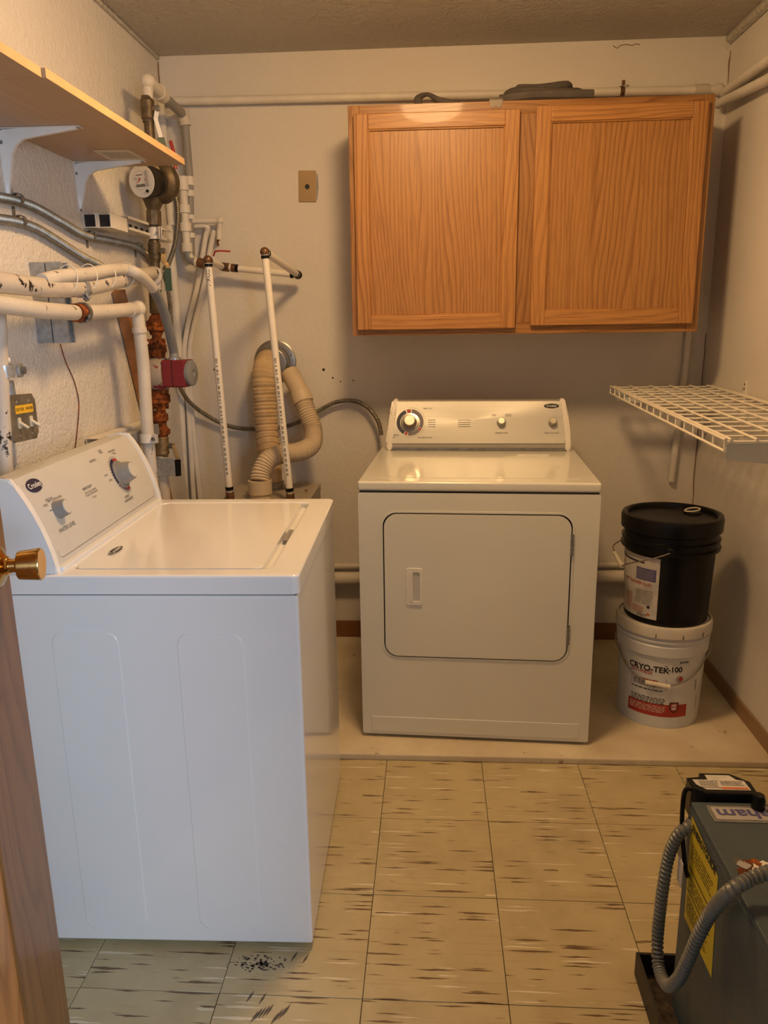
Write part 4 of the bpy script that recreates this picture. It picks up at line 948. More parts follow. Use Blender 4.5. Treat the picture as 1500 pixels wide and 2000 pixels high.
# ================================================================ BACK WALL PIPES
tp1 = pipe('ceiling_pipe', 'long cream pipe along the top of the back wall behind the cabinet', 'pipe', [(XL+.035, YB-.026, 2.205), (XR-.05, YB-.026, 2.186)], .0150, 'pipe_clean', 'cream pipes under the ceiling')
obj('corner_elbow', ball('elbow', Vector((XR-.045, YB-.028, 2.184)), .0215, 'pipe_white', tp1).data.copy() if False else B(), None) if False else None
ball('elbow', Vector((XR-.040, YB-.030, 2.184)), .0215, 'pipe_white', tp1)
obj('collar', cyl(B(), (1.10, YB-.026, 2.1875), (1.15, YB-.026, 2.1868), .0185), 'pipe_flaky', tp1)
pp = at(1215, 178, y=YB-.03); cl = thing('copper_clip', 'copper clip on the cream pipe above the oak cabinet', 'pipe clip', (pp.x, YB-.03, 2.17))
bm = B(); ringslab(bm, ellipse(.019, .019, 20), ellipse(.0155, .0155, 20), Frame((pp.x, YB-.026, 2.1895), (0, 1, 0), (0, 0, 1)), -.007, .007); obj('band', bm, 'copper_dark', cl)
obj('tab', box(B(), (pp.x-.006, YB-.048, 2.205), (pp.x+.006, YB-.044, 2.222), .001), 'copper_dark', cl)
pipe('ceiling_pipe', 'upper of two cream pipes running along the right wall near the ceiling', 'pipe', [at(1414, 181, y=YB-.035), at(1500, 118, x=XR-.030), at(1500, 118, x=XR-.030)+Vector((0, -1.9, -.02))], .0165, 'pipe_clean', 'cream pipes under the ceiling')
pipe('ceiling_pipe', 'lower of two cream pipes running along the right wall near the ceiling', 'pipe', [at(1403, 203, y=YB-.05), at(1500, 155, x=XR-.030), at(1500, 155, x=XR-.030)+Vector((0, -1.85, -.02))], .0165, 'pipe_clean', 'cream pipes under the ceiling')
pipe('vertical_pipe', 'cream vertical pipe on the back wall below the right end of the cabinet', 'pipe', [at(1349, 600, y=YB-.018), at(1341, 700, y=YB-.018), at(1311, 940, y=YB-.018)], .0135, 'pipe_clean')
lp_ = pipe('low_wall_pipe', 'thick cream pipe along the back wall behind the dryer', 'pipe', [(XL+.05, YB-.034, .296), (XR-.02, YB-.034, .322)], .0290, 'pipe_white')
lp2 = pipe('low_wall_pipe', 'thin brown-stained pipe just above the thick pipe behind the dryer', 'pipe', [(XL+.05, YB-.020, .348), (XR-.02, YB-.020, .370)], .0120, 'pipe_white')

dn = pipe('white_service_pipe', 'painted pipe with couplings dropping on the back wall beside the meter riser', 'pipe', [far, WB(361, 235, .055), WB(370, 345, .05), WB(373, 500, .05)], .0150, 'pipe_grey')
ball('elbow', WB(358, 222, .058), .022, 'pipe_white', dn); obj('collar', cyl(B(), WB(359, 228, .055), WB(363, 246, .055), .0205), 'pipe_white', dn)
for v0, v1 in ((345, 362), (372, 384), (420, 428), (455, 465)): obj('coupling', cyl(B(), WB(369+(v0-345)*.03, v0, .05), WB(369+(v1-345)*.03, v1, .05), .0185), 'pipe_clean', dn)
d2 = pipe('white_service_pipe', 'white valved pipe ending in the elbow that feeds the plastic tubing', 'pipe', [WB(345, 352, .10), WB(357, 352, .085), WB(360, 400, .085), WB(366, 490, .085), WB(372, 506, .085), WB(388, 513, .085)], .0145, 'pipe_clean', smooth=False)
for v0, v1, rr in ((345, 372, .0205), (400, 416, .0205), (435, 452, .0205), (475, 492, .020)): obj('coupling', cyl(B(), WB(357+(v0-352)*.065, v0, .085), WB(357+(v1-352)*.065, v1, .085), rr), 'pipe_clean', d2)
obj('valve_body', cyl(B(), WB(338, 352, .10), WB(352, 352, .095), .020), 'pipe_white', d2)
obj('grey_elbow', tube(B(), spline([WB(366, 492, .085), WB(371, 506, .085), WB(386, 513, .085)], 8), .0165, 14), 'conduit_grey', d2)
obj('band', cyl(B(), WB(381, 512, .085), WB(386, 513, .085), .0185), 'pipe_clean', d2); obj('copper_coupling', cyl(B(), WB(386, 512, .085), WB(400, 516, .085), .019), 'copper_dark', d2)
br = pipe('white_service_pipe', 'short white branch pipe with a dripping tail above the plastic tubing', 'pipe', [WB(374, 432, .05), WB(431, 431, .05), WB(428, 450, .045), WB(428, 468, .045)], .0105, 'pipe_clean')
ball('elbow', WB(430, 431, .05), .0145, 'pipe_clean', br); obj('tail', tube(B(), spline([WB(428, 466, .045), WB(425, 473, .04), WB(427, 480, .04)], 5), .0035, 8), 'rust', br)
pipe('white_service_pipe', 'white branch pipe bending down the back wall, left of the pair', 'pipe', [WB(374, 442, .04), WB(404, 443, .04), WB(400, 470, .03), WB(385, 560, .025), WB(366, 640, .025), WB(360, 700, .025), WB(368, 800, .025), WB(379, 985, .025)], .0105, 'pipe_clean', 'bent white pipes on the back wall', smooth=True)
pipe('white_service_pipe', 'white pipe bending down the back wall, right of the pair', 'pipe', [WB(418, 450, .03), WB(410, 490, .025), WB(398, 560, .02), WB(378, 640, .02), WB(370, 700, .02), WB(374, 800, .02), WB(392, 985, .02)], .0105, 'pipe_clean', 'bent white pipes on the back wall', smooth=True)
pipe('vertical_pipe', 'straight white vertical pipe in the back left corner behind the red pump', 'pipe', [WB(330, 440, .032), WB(345, 600, .032), WB(362, 985, .032)], .0155, 'pipe_clean')
pipe('vertical_pipe', 'slim white pipe near the ceiling corner behind the dark valve', 'pipe', [WB(313, 196, .03), WB(335, 440, .03)], .0150, 'pipe_clean')
# red levers
rl = obj('valve_lever', tube(B(), spline([WB(417, 500, .11), WB(420, 492, .12), WB(428, 490, .125), WB(450, 491, .125)], 6), .0032, 8), 'red_handle'); tag(rl, 'thin red lever handle above the plastic tubing tee', 'valve handle')
rl = obj('valve_lever', tube(B(), [R(333, 276, 1.0), R(340, 300, .99), R(343, 330, .99)], .0065, 8), 'red_handle'); tag(rl, 'red valve lever poking above the wooden shelf end', 'valve handle')

# ================================================================ PLASTIC TUBING TO THE HEATER
HT = .750
pa_b, pb_b = Vector((-.6004, .816, HT)), Vector((-.3702, .791, HT))
def tubing(label, bot_, top_, wall_, extra):
    t = thing('plastic_water_tubing', label, 'tubing', bot_, 0, 'white plastic tubing from the heater')
    b1 = lerp(bot_, top_, .035); obj('tube', cyl(B(), b1, top_, .0125), 'pex', t); obj('tube_arm', cyl(B(), top_, wall_, .0125), 'pex', t)
    ball('elbow', top_, .0160, 'copper_dark', t)
    ax = (top_-bot_).normalized(); ar = (wall_-top_).normalized()
    for p, d, r, h, mt in ((bot_, ax, .0155, .028, 'copper_dark'), (bot_+ax*.028, ax, .0125, .01, 'pex'), (bot_+ax*.036, ax, .0150, .012, 'black'), (top_-ax*.022, ax, .0145, .010, 'black'), (top_+ar*.016, ar, .0145, .008, 'black'), (wall_-ar*.03, ar, .0145, .010, 'black')):
        obj('crimp_ring', cyl(B(), p, p+d*h, r), mt, t)
    # printed text down the tube, on the camera-facing side
    rt = ax.cross(Vector((0, -1, 0))).normalized(); nrm = Vector((0, -1, 0)); nrm = (nrm-ax*nrm.dot(ax)).normalized()
    L = (top_-bot_).length
    def wrap(s0):
        def f(a_, b_):
            th = b_/.0125; return lerp(bot_, top_, 0)+ax*(s0-a_)+(nrm*math.cos(th)-rt*math.sin(th))*.0128
        return f
    for s0, tx, sz, al in extra: obj('printed_lettering', text(B(), tx, sz, wrap(s0), .01, 1.25, al), 'ink', t)
    bm = B(); x = .10
    rnd = random.Random(5)
    while x < .52:
        w_ = .004+.010*rnd.random(); f = wrap(x); bm.faces.new([bm.verts.new(f(a_, b_)) for a_, b_ in ((-w_/2, -.0032), (w_/2, -.0032), (w_/2, .0032), (-w_/2, .0032))]); x += w_+.006
    obj('fine_print', bm, 'ink_soft', t)['kind'] = 'stuff'
    return t
ta_t, tb_t = at(406, 508, y=.80), at(517, 492, y=.80); ta_w, tb_w = at(434, 521, y=1.18), at(582, 537, y=1.18)
tubing('left white plastic tube rising from the heater, lettered near its top', pa_b, ta_t, ta_w, ((.815, 'ZURN', .017, 'LEFT'),)); t2 = tubing('right white plastic tube rising from the heater, crossing the round flue plate', pb_b, tb_t, tb_w, ())
obj('wall_run', cyl(B(), tb_w, ta_w, .0125), 'pex', t2); ball('elbow', tb_w, .0165, 'black', t2)
d_ = (tb_w-ta_w).normalized()
for s_, h_, mt, r_ in ((0, .028, 'copper_dark', .0165), (.030, .006, 'pex', .014), (.036, .016, 'copper_dark', .0155), (.052, .012, 'black', .015), (.27, .012, 'black', .0150)): obj('crimp_ring', cyl(B(), ta_w+d_*s_, ta_w+d_*(s_+h_), r_), mt, t2)

# ================================================================ HEATER BEHIND THE WASHER
ht = thing('water_heater', 'low grey heater casing standing behind the washing machine', 'water heater', (-.465, .90, PZ))
bm = B(); box(bm, (-.630, .715, PZ), (-.305, 1.095, HT), .004, 2); obj('casing', bm, 'heater', ht)
bm = B(); box(bm, (-.632, .713, HT-.03), (-.303, 1.097, HT+.001), .003, 2); obj('lid', bm, 'heater', ht)
sp_ = at(598, 962, z=HT); obj('screw', lathe(B(), [(.003, 0), (.003, .008), (.006, .008), (.005, .012), (0, .013)], (sp_.x, sp_.y, HT), n=12), 'brass', ht)
# round wall plate and two ducts
wc_ = at(538, 706, y=YB); fpz = thing('flue_wall_plate', 'round galvanised flue plate on the back wall where two ducts enter', 'flue plate', (wc_.x, YB, wc_.z-.09))
bm = B(); lathe(bm, [(.087, 0), (.087, .004), (.080, .008), (.062, .009), (.058, .014), (.0, .014)], wc_, (0, -1, 0), 48); obj('plate', bm, 'flange', fpz)
bm = B(); lathe(bm, [(.060, .01), (.060, .06), (.057, .062), (0, .062)], wc_+Vector((-.005, 0, -.004)), (0, -1, 0), 40); obj('collar', bm, 'flange', fpz)
for an in (20, 100, 200, 300): obj('screw', lathe(B(), [(.004, 0), (0, .003)], wc_+Vector((.072*math.cos(math.radians(an)), -.009, .072*math.sin(math.radians(an)))), (0, -1, 0), 10), 'steel_dark', fpz)
# fabric duct, straight down
y1 = 1.14
d1p = [wc_+Vector((-.02, -.05, .0)), at(521, 708, y=1.155), at(515, 735, y=1.115), at(518, 790, y=1.10), at(522, 850, y=1.08), at(528, 905, y=1.03), at(530, 955, y=1.00)]
fd = thing('fabric_flue_duct', 'wrinkled tan fabric-covered flue duct hanging from the wall plate', 'flue duct', Vector((d1p[-1].x, d1p[-1].y, HT)))
P = resample(spline(d1p, 12), .004); rnd = random.Random(3); rr = []
for i, p in enumerate(P):
    s = i/len(P); wav = .0022*math.sin(i*.85)+.0018*math.sin(i*1.7+1)+.001*rnd.random(); rr.append(.0455+(wav if .2 < s < .8 else wav*.3)-.002*s)
obj('duct', tube(B(), P, rr, 26), 'hose_cloth', fd); obj('lower_collar', lathe(B(), [(.055, 0), (.055, .006), (.048, .008), (.048, .02), (.052, .022), (.052, .028), (.04, .03)], Vector((P[-1].x, P[-1].y, HT)), n=28), 'flange', fd)
# beige corrugated duct with two bends
sock = at(507, 978, z=HT)
cdp = [at(566, 728, y=1.17), at(585, 765, y=1.12), at(598, 800, y=1.09), at(611, 838, y=1.06), at(609, 868, y=1.00), at(585, 882, y=.94), at(550, 887, y=.90), at(524, 898, y=.865), at(511, 920, y=.84), at(507.5, 940, y=.825)]
bd = thing('corrugated_flue_duct', 'beige corrugated plastic flue duct making an S bend into the heater socket', 'flue duct', Vector((cdp[-1].x, cdp[-1].y, HT)))
P = resample(spline(cdp, 16), .0035); n0 = int(len(P)*.24)
obj('smooth_sleeve', tube(B(), P[:n0], [.0370 if i < n0-13 else .0405 for i in range(n0)], 26), 'hose_beige', bd)
obj('corrugated_hose', tube(B(), P[n0-4:], [.0345+.0026*math.sin((i)*2*math.pi/3.0) for i in range(len(P)-n0+4)], 24), 'hose_beige', bd)
e_ = cdp[-1]; sk = Vector((e_.x, e_.y, HT))
obj('socket', lathe(B(), [(.0385, 0), (.0385, e_.z-HT-.05), (.0435, e_.z-HT-.045), (.0435, e_.z-HT+.004), (.0375, e_.z-HT+.004)], sk, n=32), 'hose_beige', bd)

# blank wall plate
pl_ = thing('wall_plate', 'tan blank wall plate with a round cable hole on the back wall', 'wall plate', (-.338, YB, 1.83))
c_ = (at(583, 334, y=YB)+at(618, 394, y=YB))/2; pf = Frame((c_.x, YB, c_.z), (1, 0, -.03), (0.03, 0, 1))
bm = B(); prism(bm, rrect(.069, .114, .004, 3), pf, 0, .006, .003, 2); obj('plate', bm, 'tan_plate', pl_)
obj('cable_hole', lathe(B(), [(.0095, 0), (.0095, .0006), (0, .0006)], pf.p(0, -.002, .006), pf.N, 20), 'ink', pl_)
for b_ in (-.043, .043): obj('screw', lathe(B(), [(.0038, 0), (0, .0015)], pf.p(0, b_, .006), pf.N, 12), 'tan_plate', pl_)
bm = B(); prism(bm, [(.036, .046), (.041, .042), (.042, .02), (.0435, -.01), (.041, -.03), (.0385, -.048), (.036, -.046)], pf, .0002, .0012); obj('chipped_plaster', bm, 'steel_dark', pl_)

# ================================================================ WIRE SHELF
ws = thing('wire_shelf', 'cream coated wire shelf projecting from the right wall beside the dryer', 'wire shelf', (1.02, .52, 1.10))
ya, yb = -.085, 1.125; za, zb = 1.095, 1.122
def zs(y): return za+(zb-za)*(y-ya)/(yb-ya)
def rod(p0, p1, r=.0033, n='wire_rod'): return obj(n, cyl(B(), p0, p1, r, n=8), 'wire_cream', ws)
for x in (.832, .846, .905, .980, 1.055, 1.130, 1.195): rod((x, ya-.004, zs(ya)+.005), (x, yb, zs(yb)+.005), .0036)
rod((.832, ya-.004, zs(ya)-.022), (.832, yb, zs(yb)-.022), .0036); rod((1.213, ya, zs(ya)+.004), (1.213, yb, zs(yb)+.004), .0036)
for k in range(17):
    y = ya+(yb-ya)*k/16; rod((.830, y, zs(y)), (1.214, y, zs(y)), .0029); obj('lip_wire', cyl(B(), (.832, y, zs(y)-.022), (.832, y, zs(y)+.004), .0026, n=8), 'wire_cream', ws)
def wbr(y, label):
    t = thing('shelf_bracket', label, 'shelf bracket', (XR, y, zs(y)-.1), 0, 'plate brackets under the wire shelf')
    poly = [(.842, zs(y)-.004), (.838, zs(y)-.010), (.838, zs(y)-.036), (.844, zs(y)-.044), (1.05, zs(y)-.066), (XR-.012, zs(y)-.090), (XR-.012, zs(y)-.004)]
    bm = B(); prism(bm, poly, Frame((0, y, 0), (1, 0, 0), (0, 0, 1)), -.0015, .0015, .0005, 1); obj('web', bm, 'bracket_grey', t)
    bm = B(); box(bm, (XR-.012, y-.010, zs(y)-.11), (XR, y+.010, zs(y)+.0), .001, 1); obj('wall_track', bm, 'bracket_grey', t)
wbr(ya+.004, 'pale grey bracket under the near end of the wire shelf'); wbr(1.075, 'cream bracket under the far end of the wire shelf')
wt = thing('shelf_standard', 'short slotted shelf standard screwed to the right wall above the wire shelf', 'shelf standard', (XR, .82, .93))
obj('track', box(B(), (XR-.008, .812, .93), (XR, .832, 1.165), .001, 1), 'wire_cream', wt)
for z in (1.135, 1.15, 1.03, .99): obj('slot', box(B(), (XR-.0086, .819, z), (XR-.0078, .825, z+.008)), 'ink', wt)
obj('screw', lathe(B(), [(.005, 0), (.004, .002), (0, .003)], (XR, .850, 1.135), (-1, 0, 0), 12), 'steel_dark', wt)

# ================================================================ PAILS
def cylmap(cx, cy, rf, ang0, d=.0006):
    """wrap text space on a pail wall: a = arc length, b = absolute height"""
    def place(a0, z0):
        def f(a_, b_):
            z = z0+b_; r = rf(z)+d; th = ang0+(a0+a_)/rf(z); return Vector((cx+r*math.sin(th), cy-r*math.cos(th), z))
        return f
    return place
def patch(place, w, h, na=20, nb=6):
    bm = B(); g = [[bm.verts.new(place(-w/2+w*i/na, -h/2+h*j/nb)) for i in range(na+1)] for j in range(nb+1)]
    for j in range(nb):
        for i in range(na): bm.faces.new((g[j][i], g[j][i+1], g[j+1][i+1], g[j+1][i]))
    return bm
def bail(t, cx, cy, r, zear, side, drop, swing, grip_c, wmat='wire', gl=.09):
    pass
by = .632; bx = at(1281, 1400, y=by).x; z0 = PZ; ztop = .392
pail = thing('antifreeze_pail', 'white antifreeze pail at the bottom of the stack on the pad', 'pail', (bx, by, z0))
rw = lambda z: .1355+(.1475-.1355)*(z-z0)/(ztop-z0)
prof_ = [(.128, z0+.002), (.1345, z0), (rw(z0+.02), z0+.006), (rw(.285), .285)]
prof_ += [(.152, .288), (.153, .322), (.150, .325), (.149, .335), (.155, .337), (.155, .343), (.149, .345), (.149, .360)]
obj('body', lathe(B(), [(r, z) for r, z in prof_], (bx, by, 0), n=56), 'bucket_white', pail, sharp=.5)
obj('lid', lathe(B(), [(.154, .352), (.1585, .356), (.1590, .382), (.155, .391), (.150, .392), (.148, .384), (.0, .384)], (bx, by, 0), n=56), 'bucket_lid', pail, sharp=.6)
for th in (-.42, .12, .62, 1.3):
    p = Vector((bx+.1592*math.sin(th), by-.1592*math.cos(th), .355)); obj('lid_slit', box(B(), p-Vector((.0008, .0008, 0)), p+Vector((.0008, .0008, .016))), 'ink', pail)
wp = cylmap(bx, by, rw, math.atan2(CAM.x-bx, -(CAM.y-by))*1.0)
import mathutils
TH0 = math.atan2(CAM.x-bx, by-CAM.y)
wp = cylmap(bx, by, rw, TH0)
def puv(u_, v_, cx, cy, rf):
    """pixel on the pail wall -> (arc from the camera-facing line, height)"""
    d = ray(u_, v_); o = CAM-Vector((cx, cy, 0)); r = rf(.2)
    for _ in range(4):
        a_ = d.x**2+d.y**2; b_ = 2*(o.x*d.x+o.y*d.y); c2 = o.x**2+o.y**2-r*r; disc = max(b_*b_-4*a_*c2, 0); t_ = (-b_-math.sqrt(disc))/(2*a_); p = CAM+d*t_; r = rf(p.z)
    th = math.atan2(p.x-cx, cy-p.y); return (th-TH0)*r, p.z
def P1(u_, v_): return wp(*puv(u_, v_, bx, by, rw))
def let(par, s_, uv, sz, mt, bold=.01, xs=1.0): return obj('printed_lettering', text(B(), s_, sz, uv, bold, xs), mt, par)
let(pail, 'CRYO-TEK', P1(1265, 1305), .029, 'ink', .03, .98); let(pail, '-100', P1(1319, 1309), .027, 'ink', .03, .98); let(pail, 'TM', P1(1301, 1302), .007, 'ink')
let(pail, 'ANTI-FREEZE', P1(1252, 1309.5), .0165, 'red_print', .02, .8); let(pail, '#35284', P1(1337, 1294), .0105, 'ink', .02)
bm = B(); flat(bm, rectp(.05, .001), P1(1332, 1299)); obj('rule', bm, 'ink', pail)
def outline(place, w, h, t_=.0012):
    bm = B()
    for q in (rectp(w, t_, 0, h/2), rectp(w, t_, 0, -h/2), rectp(t_, h, -w/2, 0), rectp(t_, h, w/2, 0), rectp(t_, h*.7, -w/6, -h*.15), rectp(t_, h*.7, w/6, -h*.15), rectp(w, t_, 0, h*.2)): flat(bm, q, place)
    return bm
obj('table_outline', outline(P1(1265, 1332), .118, .040), 'ink_soft', pail)['kind'] = 'stuff'
bm = B(); finelines(bm, P1(1265, 1334), .105, .022, 4, .45, 6); finelines(bm, P1(1264, 1367), .118, .030, 5, .5, 7); finelines(bm, P1(1262, 1345), .11, .008, 1, .5, 3); obj('fine_print', bm, 'ink', pail)['kind'] = 'stuff'
bm = B(); finelines(bm, P1(1265, 1327), .07, .005, 1, .9, 3); obj('fine_print', bm, 'red_print', pail)['kind'] = 'stuff'
a0, zc = puv(1282, 1387, bx, by, rw); wv_ = wp(a0, zc)
obj('red_band', patch(wp(a0, zc), .205, .046, 24, 2), 'red_print', pail)
wp2 = cylmap(bx, by, rw, TH0, .0011)
bm = B(); finelines(bm, wp2(a0-.030, zc+.004), .13, .026, 5, .3, 9); obj('fine_print', bm, 'white_print', pail)['kind'] = 'stuff'
a1, z1 = puv(1316, 1381, bx, by, rw); sp2 = wp2(a1, z1)
shield = [(-.015, .017), (.015, .017), (.017, 0), (.010, -.016), (0, -.022), (-.010, -.016), (-.017, 0)]
s3 = cylmap(bx, by, rw, TH0, .0013)(a1, z1); s4 = cylmap(bx, by, rw, TH0, .0017)(a1, z1); s5 = cylmap(bx, by, rw, TH0, .0021)(a1, z1)
e_ = obj('shield_emblem', flat(B(), shield, sp2), 'ink', pail); obj('shield_field', flat(B(), [(x*.82, y*.82) for x, y in shield], s3), 'red_print', e_); obj('shield_panel', flat(B(), rectp(.015, .020, 0, 0), s4), 'white_print', e_); obj('shield_letter', text(B(), 'H', .017, s5, .03), 'red_print', e_)
sg = P1(1327, 1327); obj('seal', flat(B(), ellipse(.013, .013, 24), sg), 'label_grey', pail); obj('seal_mark', flat(B(), ellipse(.007, .008, 20, .004, .002), cylmap(bx, by, rw, TH0, .001)(*puv(1327, 1327, bx, by, rw))), 'red_print', pail)
for v0, h in ((1337, .035), (1370, .05)):
    bm = B(); pm_ = P1(1358, v0)
    for k in range(9): flat(bm, rectp(.006, .0022, 0, h*(k/8-.5)), pm_)
    obj('barcode', bm, 'ink', pail)['kind'] = 'stuff'
bm = B(); flat(bm, rectp(.010, .013), P1(1222, 1292)); obj('sticker', bm, 'yellow', pail)
# bail handle hanging in front
def arcpts(cx, cy, r, z_ear, z_low, th0, th1, n=20):
    out = []
    for i in range(n+1):
        s = i/n; th = th0+(th1-th0)*s; z = z_ear-(z_ear-z_low)*math.sin(math.pi*s)**.8; out.append(Vector((cx+r(z)*math.sin(th), cy-r(z)*math.cos(th), z)))
    return out
ear = .306
hp = arcpts(bx, by, lambda z: max(rw(z), .150 if z > .27 else .0)+.006, ear, .185, TH0-1.42, TH0+1.52)
obj('bail_wire', tube(B(), spline(hp, 4), .0024, 8), 'wire', pail)
g0, g1 = hp[9], hp[12]; gd = (g1-g0)
g0, g1 = hp[8], hp[11]; gd = g1-g0; obj('bail_grip', tube(B(), [g0-gd*.12-Vector((0, .005, 0)), g1+gd*.12-Vector((0, .005, 0))], .008, 14), 'grip', pail)
# black pail on top
kx = at(1298, 1200, y=by+.012).x; ky_ = by+.012; zb0, zb1 = .3925, .748
bp = thing('fluid_pail', 'black heat transfer fluid pail standing on the white pail', 'pail', (kx, ky_, zb0-.0005))
rk = lambda z: .1375+(.150-.1375)*(z-zb0)/(zb1-zb0)
zz0 = .3845
obj('body', lathe(B(), [(.13, zz0), (.136, zz0), (rk(zb0), zz0+.006), (rk(.628), .628), (.1595, .632), (.1610, .640), (.152, .644), (.151, .655), (.158, .658), (.159, .667), (.151, .670), (.150, .70)], (kx, ky_, 0), n=56), 'black', bp, sharp=.5)
obj('lid', lathe(B(), [(.155, .690), (.1625, .696), (.164, .733), (.160, .744), (.148, .746), (.142, .741), (.140, .731), (.0, .729)], (kx, ky_, 0), n=56), 'black', bp, sharp=.6)
sp_ = at(1352, 1001, z=.732)
obj('spout_base', lathe(B(), [(.029, 0), (.028, .006), (.022, .007), (0, .006)], (sp_.x, sp_.y, .7295), n=28), 'black', bp)
pr = [Vector((sp_.x+.024*math.cos(a_), sp_.y+.022*math.sin(a_), .742+.004*math.cos(a_*1.0))) for a_ in [2*math.pi*i/24 for i in range(25)]]
obj('pull_ring', tube(B(), pr, .0028, 8, False), 'grip', bp)
TH0 = math.atan2(CAM.x-kx, ky_-CAM.y)
kp = cylmap(kx, ky_, rk, TH0, .0006); kp2 = cylmap(kx, ky_, rk, TH0, .0011)
# label: right edge at pixel 1288, wraps round to the left
ar, zm = puv(1287, 1140, kx, ky_, rk); zt_ = puv(1286, 1092, kx, ky_, rk)[1]; zl_ = puv(1282, 1212, kx, ky_, rk)[1]
LW, LH, LZ = .225, zt_-zl_, (zt_+zl_)/2; LC = ar-LW/2
lb_ = obj('printed_label', patch(kp(LC, LZ), LW, LH, 26, 4), 'label', bp)
def K(u_, v_): return kp2(*puv(u_, v_, kx, ky_, rk))
obj('label_panel', patch(K(1261, 1122), .072, .042, 8, 2), 'label_blue', lb_); obj('label_panel', patch(kp2(LC-.02, LZ+LH/2-.022), .16, .006, 16, 1), 'navy', lb_)
obj('label_panel', patch(K(1229, 1168), .034, .060, 6, 2), 'label_pink', lb_); obj('label_panel', patch(K(1245, 1187), .046, .024, 6, 2), 'label_pink', lb_); obj('label_panel', patch(kp2(LC-.075, LZ-.055), .05, .05, 6, 2), 'label_grey', lb_)
kp3 = cylmap(kx, ky_, rk, TH0, .0016)
obj('printed_lettering', text(B(), 'HEAT TRANSFER FLUID', .0150, kp2(ar-.084, puv(1260, 1141, kx, ky_, rk)[1]), .02, .78), 'red_print', lb_)
obj('printed_lettering', text(B(), 'UTILITY', .0140, kp2(ar-.052, puv(1240, 1196, kx, ky_, rk)[1]), .02, .8), 'ink', lb_)
bm = B(); finelines(bm, K(1258, 1160), .066, .030, 8, .3, 11); finelines(bm, K(1256, 1174), .066, .022, 6, .3, 12); finelines(bm, kp2(LC-.07, LZ+.005), .05, .022, 6, .3, 13); obj('fine_print', bm, 'ink_soft', lb_)['kind'] = 'stuff'
a_, z_ = puv(1261, 1122, kx, ky_, rk); bm = B(); finelines(bm, kp3(a_, z_), .066, .036, 8, .22, 14); obj('fine_print', bm, 'label', lb_)['kind'] = 'stuff'
obj('seal', flat(B(), ellipse(.0055, .0055, 20), K(1266, 1186)), 'navy', lb_); obj('seal', flat(B(), [(-.007, -.004), (.007, -.005), (.003, .002), (-.004, .004)], K(1266, 1200)), 'orange_label', lb_)
bm = B(); rnd = random.Random(2)
for k in range(26): flat(bm, rectp(.003+.005*rnd.random(), .003), kp2(LC-LW*.33+.05*(rnd.random()-.5), LZ+LH*.23+.035*(rnd.random()-.5)))
obj('snowflake_print', bm, 'red_print', lb_)['kind'] = 'stuff'
# bail: ear on the front, wire swung to the left
eu = puv(1311, 1060, kx, ky_, rk); eth = TH0+eu[0]/.15; epos = Vector((kx+.160*math.sin(eth), ky_-.160*math.cos(eth), .650))
obj('bail_ear', lathe(B(), [(.014, -.012), (.014, .004), (.010, .009), (0, .009)], epos, (math.sin(eth), -math.cos(eth), 0), 20), 'black', bp)
gl_ = at(1212, 1098, y=ky_-.07)
w_ = spline([epos+Vector((0, -.006, 0)), lerp(epos, gl_, .35)+Vector((-.012, -.040, .002)), lerp(epos, gl_, .75)+Vector((-.016, -.026, -.004)), gl_+Vector((.004, -.004, -.012))], 8)
obj('bail_wire', tube(B(), w_, .0022, 8), 'wire', bp)
obj('bail_grip', tube(B(), [gl_+Vector((.004, -.006, -.013)), gl_+Vector((-.004, .07, .012))], .0075, 12), 'grip', bp)
obj('bail_wire', tube(B(), spline([gl_+Vector((-.004, .07, .012)), gl_+Vector((.02, .16, .02)), Vector((kx-.02, ky_+.168, .648))], 8), .0022, 8), 'wire', bp)

# jug between dryer and wall
jg = thing('plastic_jug', 'clear brown-tinted plastic jug half hidden behind the dryer', 'jug', (.748, 1.05, PZ))
obj('body', lathe(B(), [(.05, 0), (.056, .006), (.056, .16), (.050, .19), (.030, .235), (.019, .25), (.019, .27)], (.748, 1.05, PZ), n=28), 'jug', jg); obj('cap', lathe(B(), [(.021, 0), (.021, .02), (.018, .023), (0, .023)], (.748, 1.05, PZ+.265), n=20), 'bucket_white', jg)
obj('label', patch(cylmap(.748, 1.05, lambda z: .0563, 0)(0.02, PZ+.075), .12, .07, 12, 1), 'label_grey', jg)

# ================================================================ BOILER AT THE RIGHT FRONT
BXL, BYB, BZT = .622, -.645, .512
tray = thing('drip_tray', 'black metal drip tray on the floor under the boiler', 'tray', (.9, -.95, 0))
tx0, ty1, tz = .583, -.520, .058
bm = B(); ringslab(bm, [(tx0, -1.45), (XR-.02, -1.45), (XR-.02, ty1), (tx0, ty1)], [(tx0+.006, -1.444), (XR-.026, -1.444), (XR-.026, ty1-.006), (tx0+.006, ty1-.006)], Frame((0, 0, 0), (1, 0, 0), (0, 1, 0)), .001, tz); obj('rim', bm, 'black_rough', tray)
obj('tray_floor', box(B(), (tx0+.004, -1.446, .001), (XR-.024, ty1-.004, .006)), 'soot', tray)
bo = thing('boiler', 'blue-grey steel boiler with worn paint at the lower right', 'boiler', (.9, -1.0, .006))
bm = B(); box(bm, (BXL, -1.38, .05), (XR-.06, BYB, BZT), .004, 2); obj('jacket', bm, 'boiler', bo)
for x_, y_ in ((BXL+.03, BYB-.05), (XR-.1, BYB-.05), (BXL+.03, -1.33), (XR-.1, -1.33)): obj('leg', box(B(), (x_-.02, y_-.02, .006), (x_+.02, y_+.02, .055)), 'black_rough', bo)
bm = B(); box(bm, (BXL-.0012, -1.376, .060), (BXL+.004, BYB+.0015, BZT-.012), .001, 1); obj('side_panel', bm, 'boiler', bo)
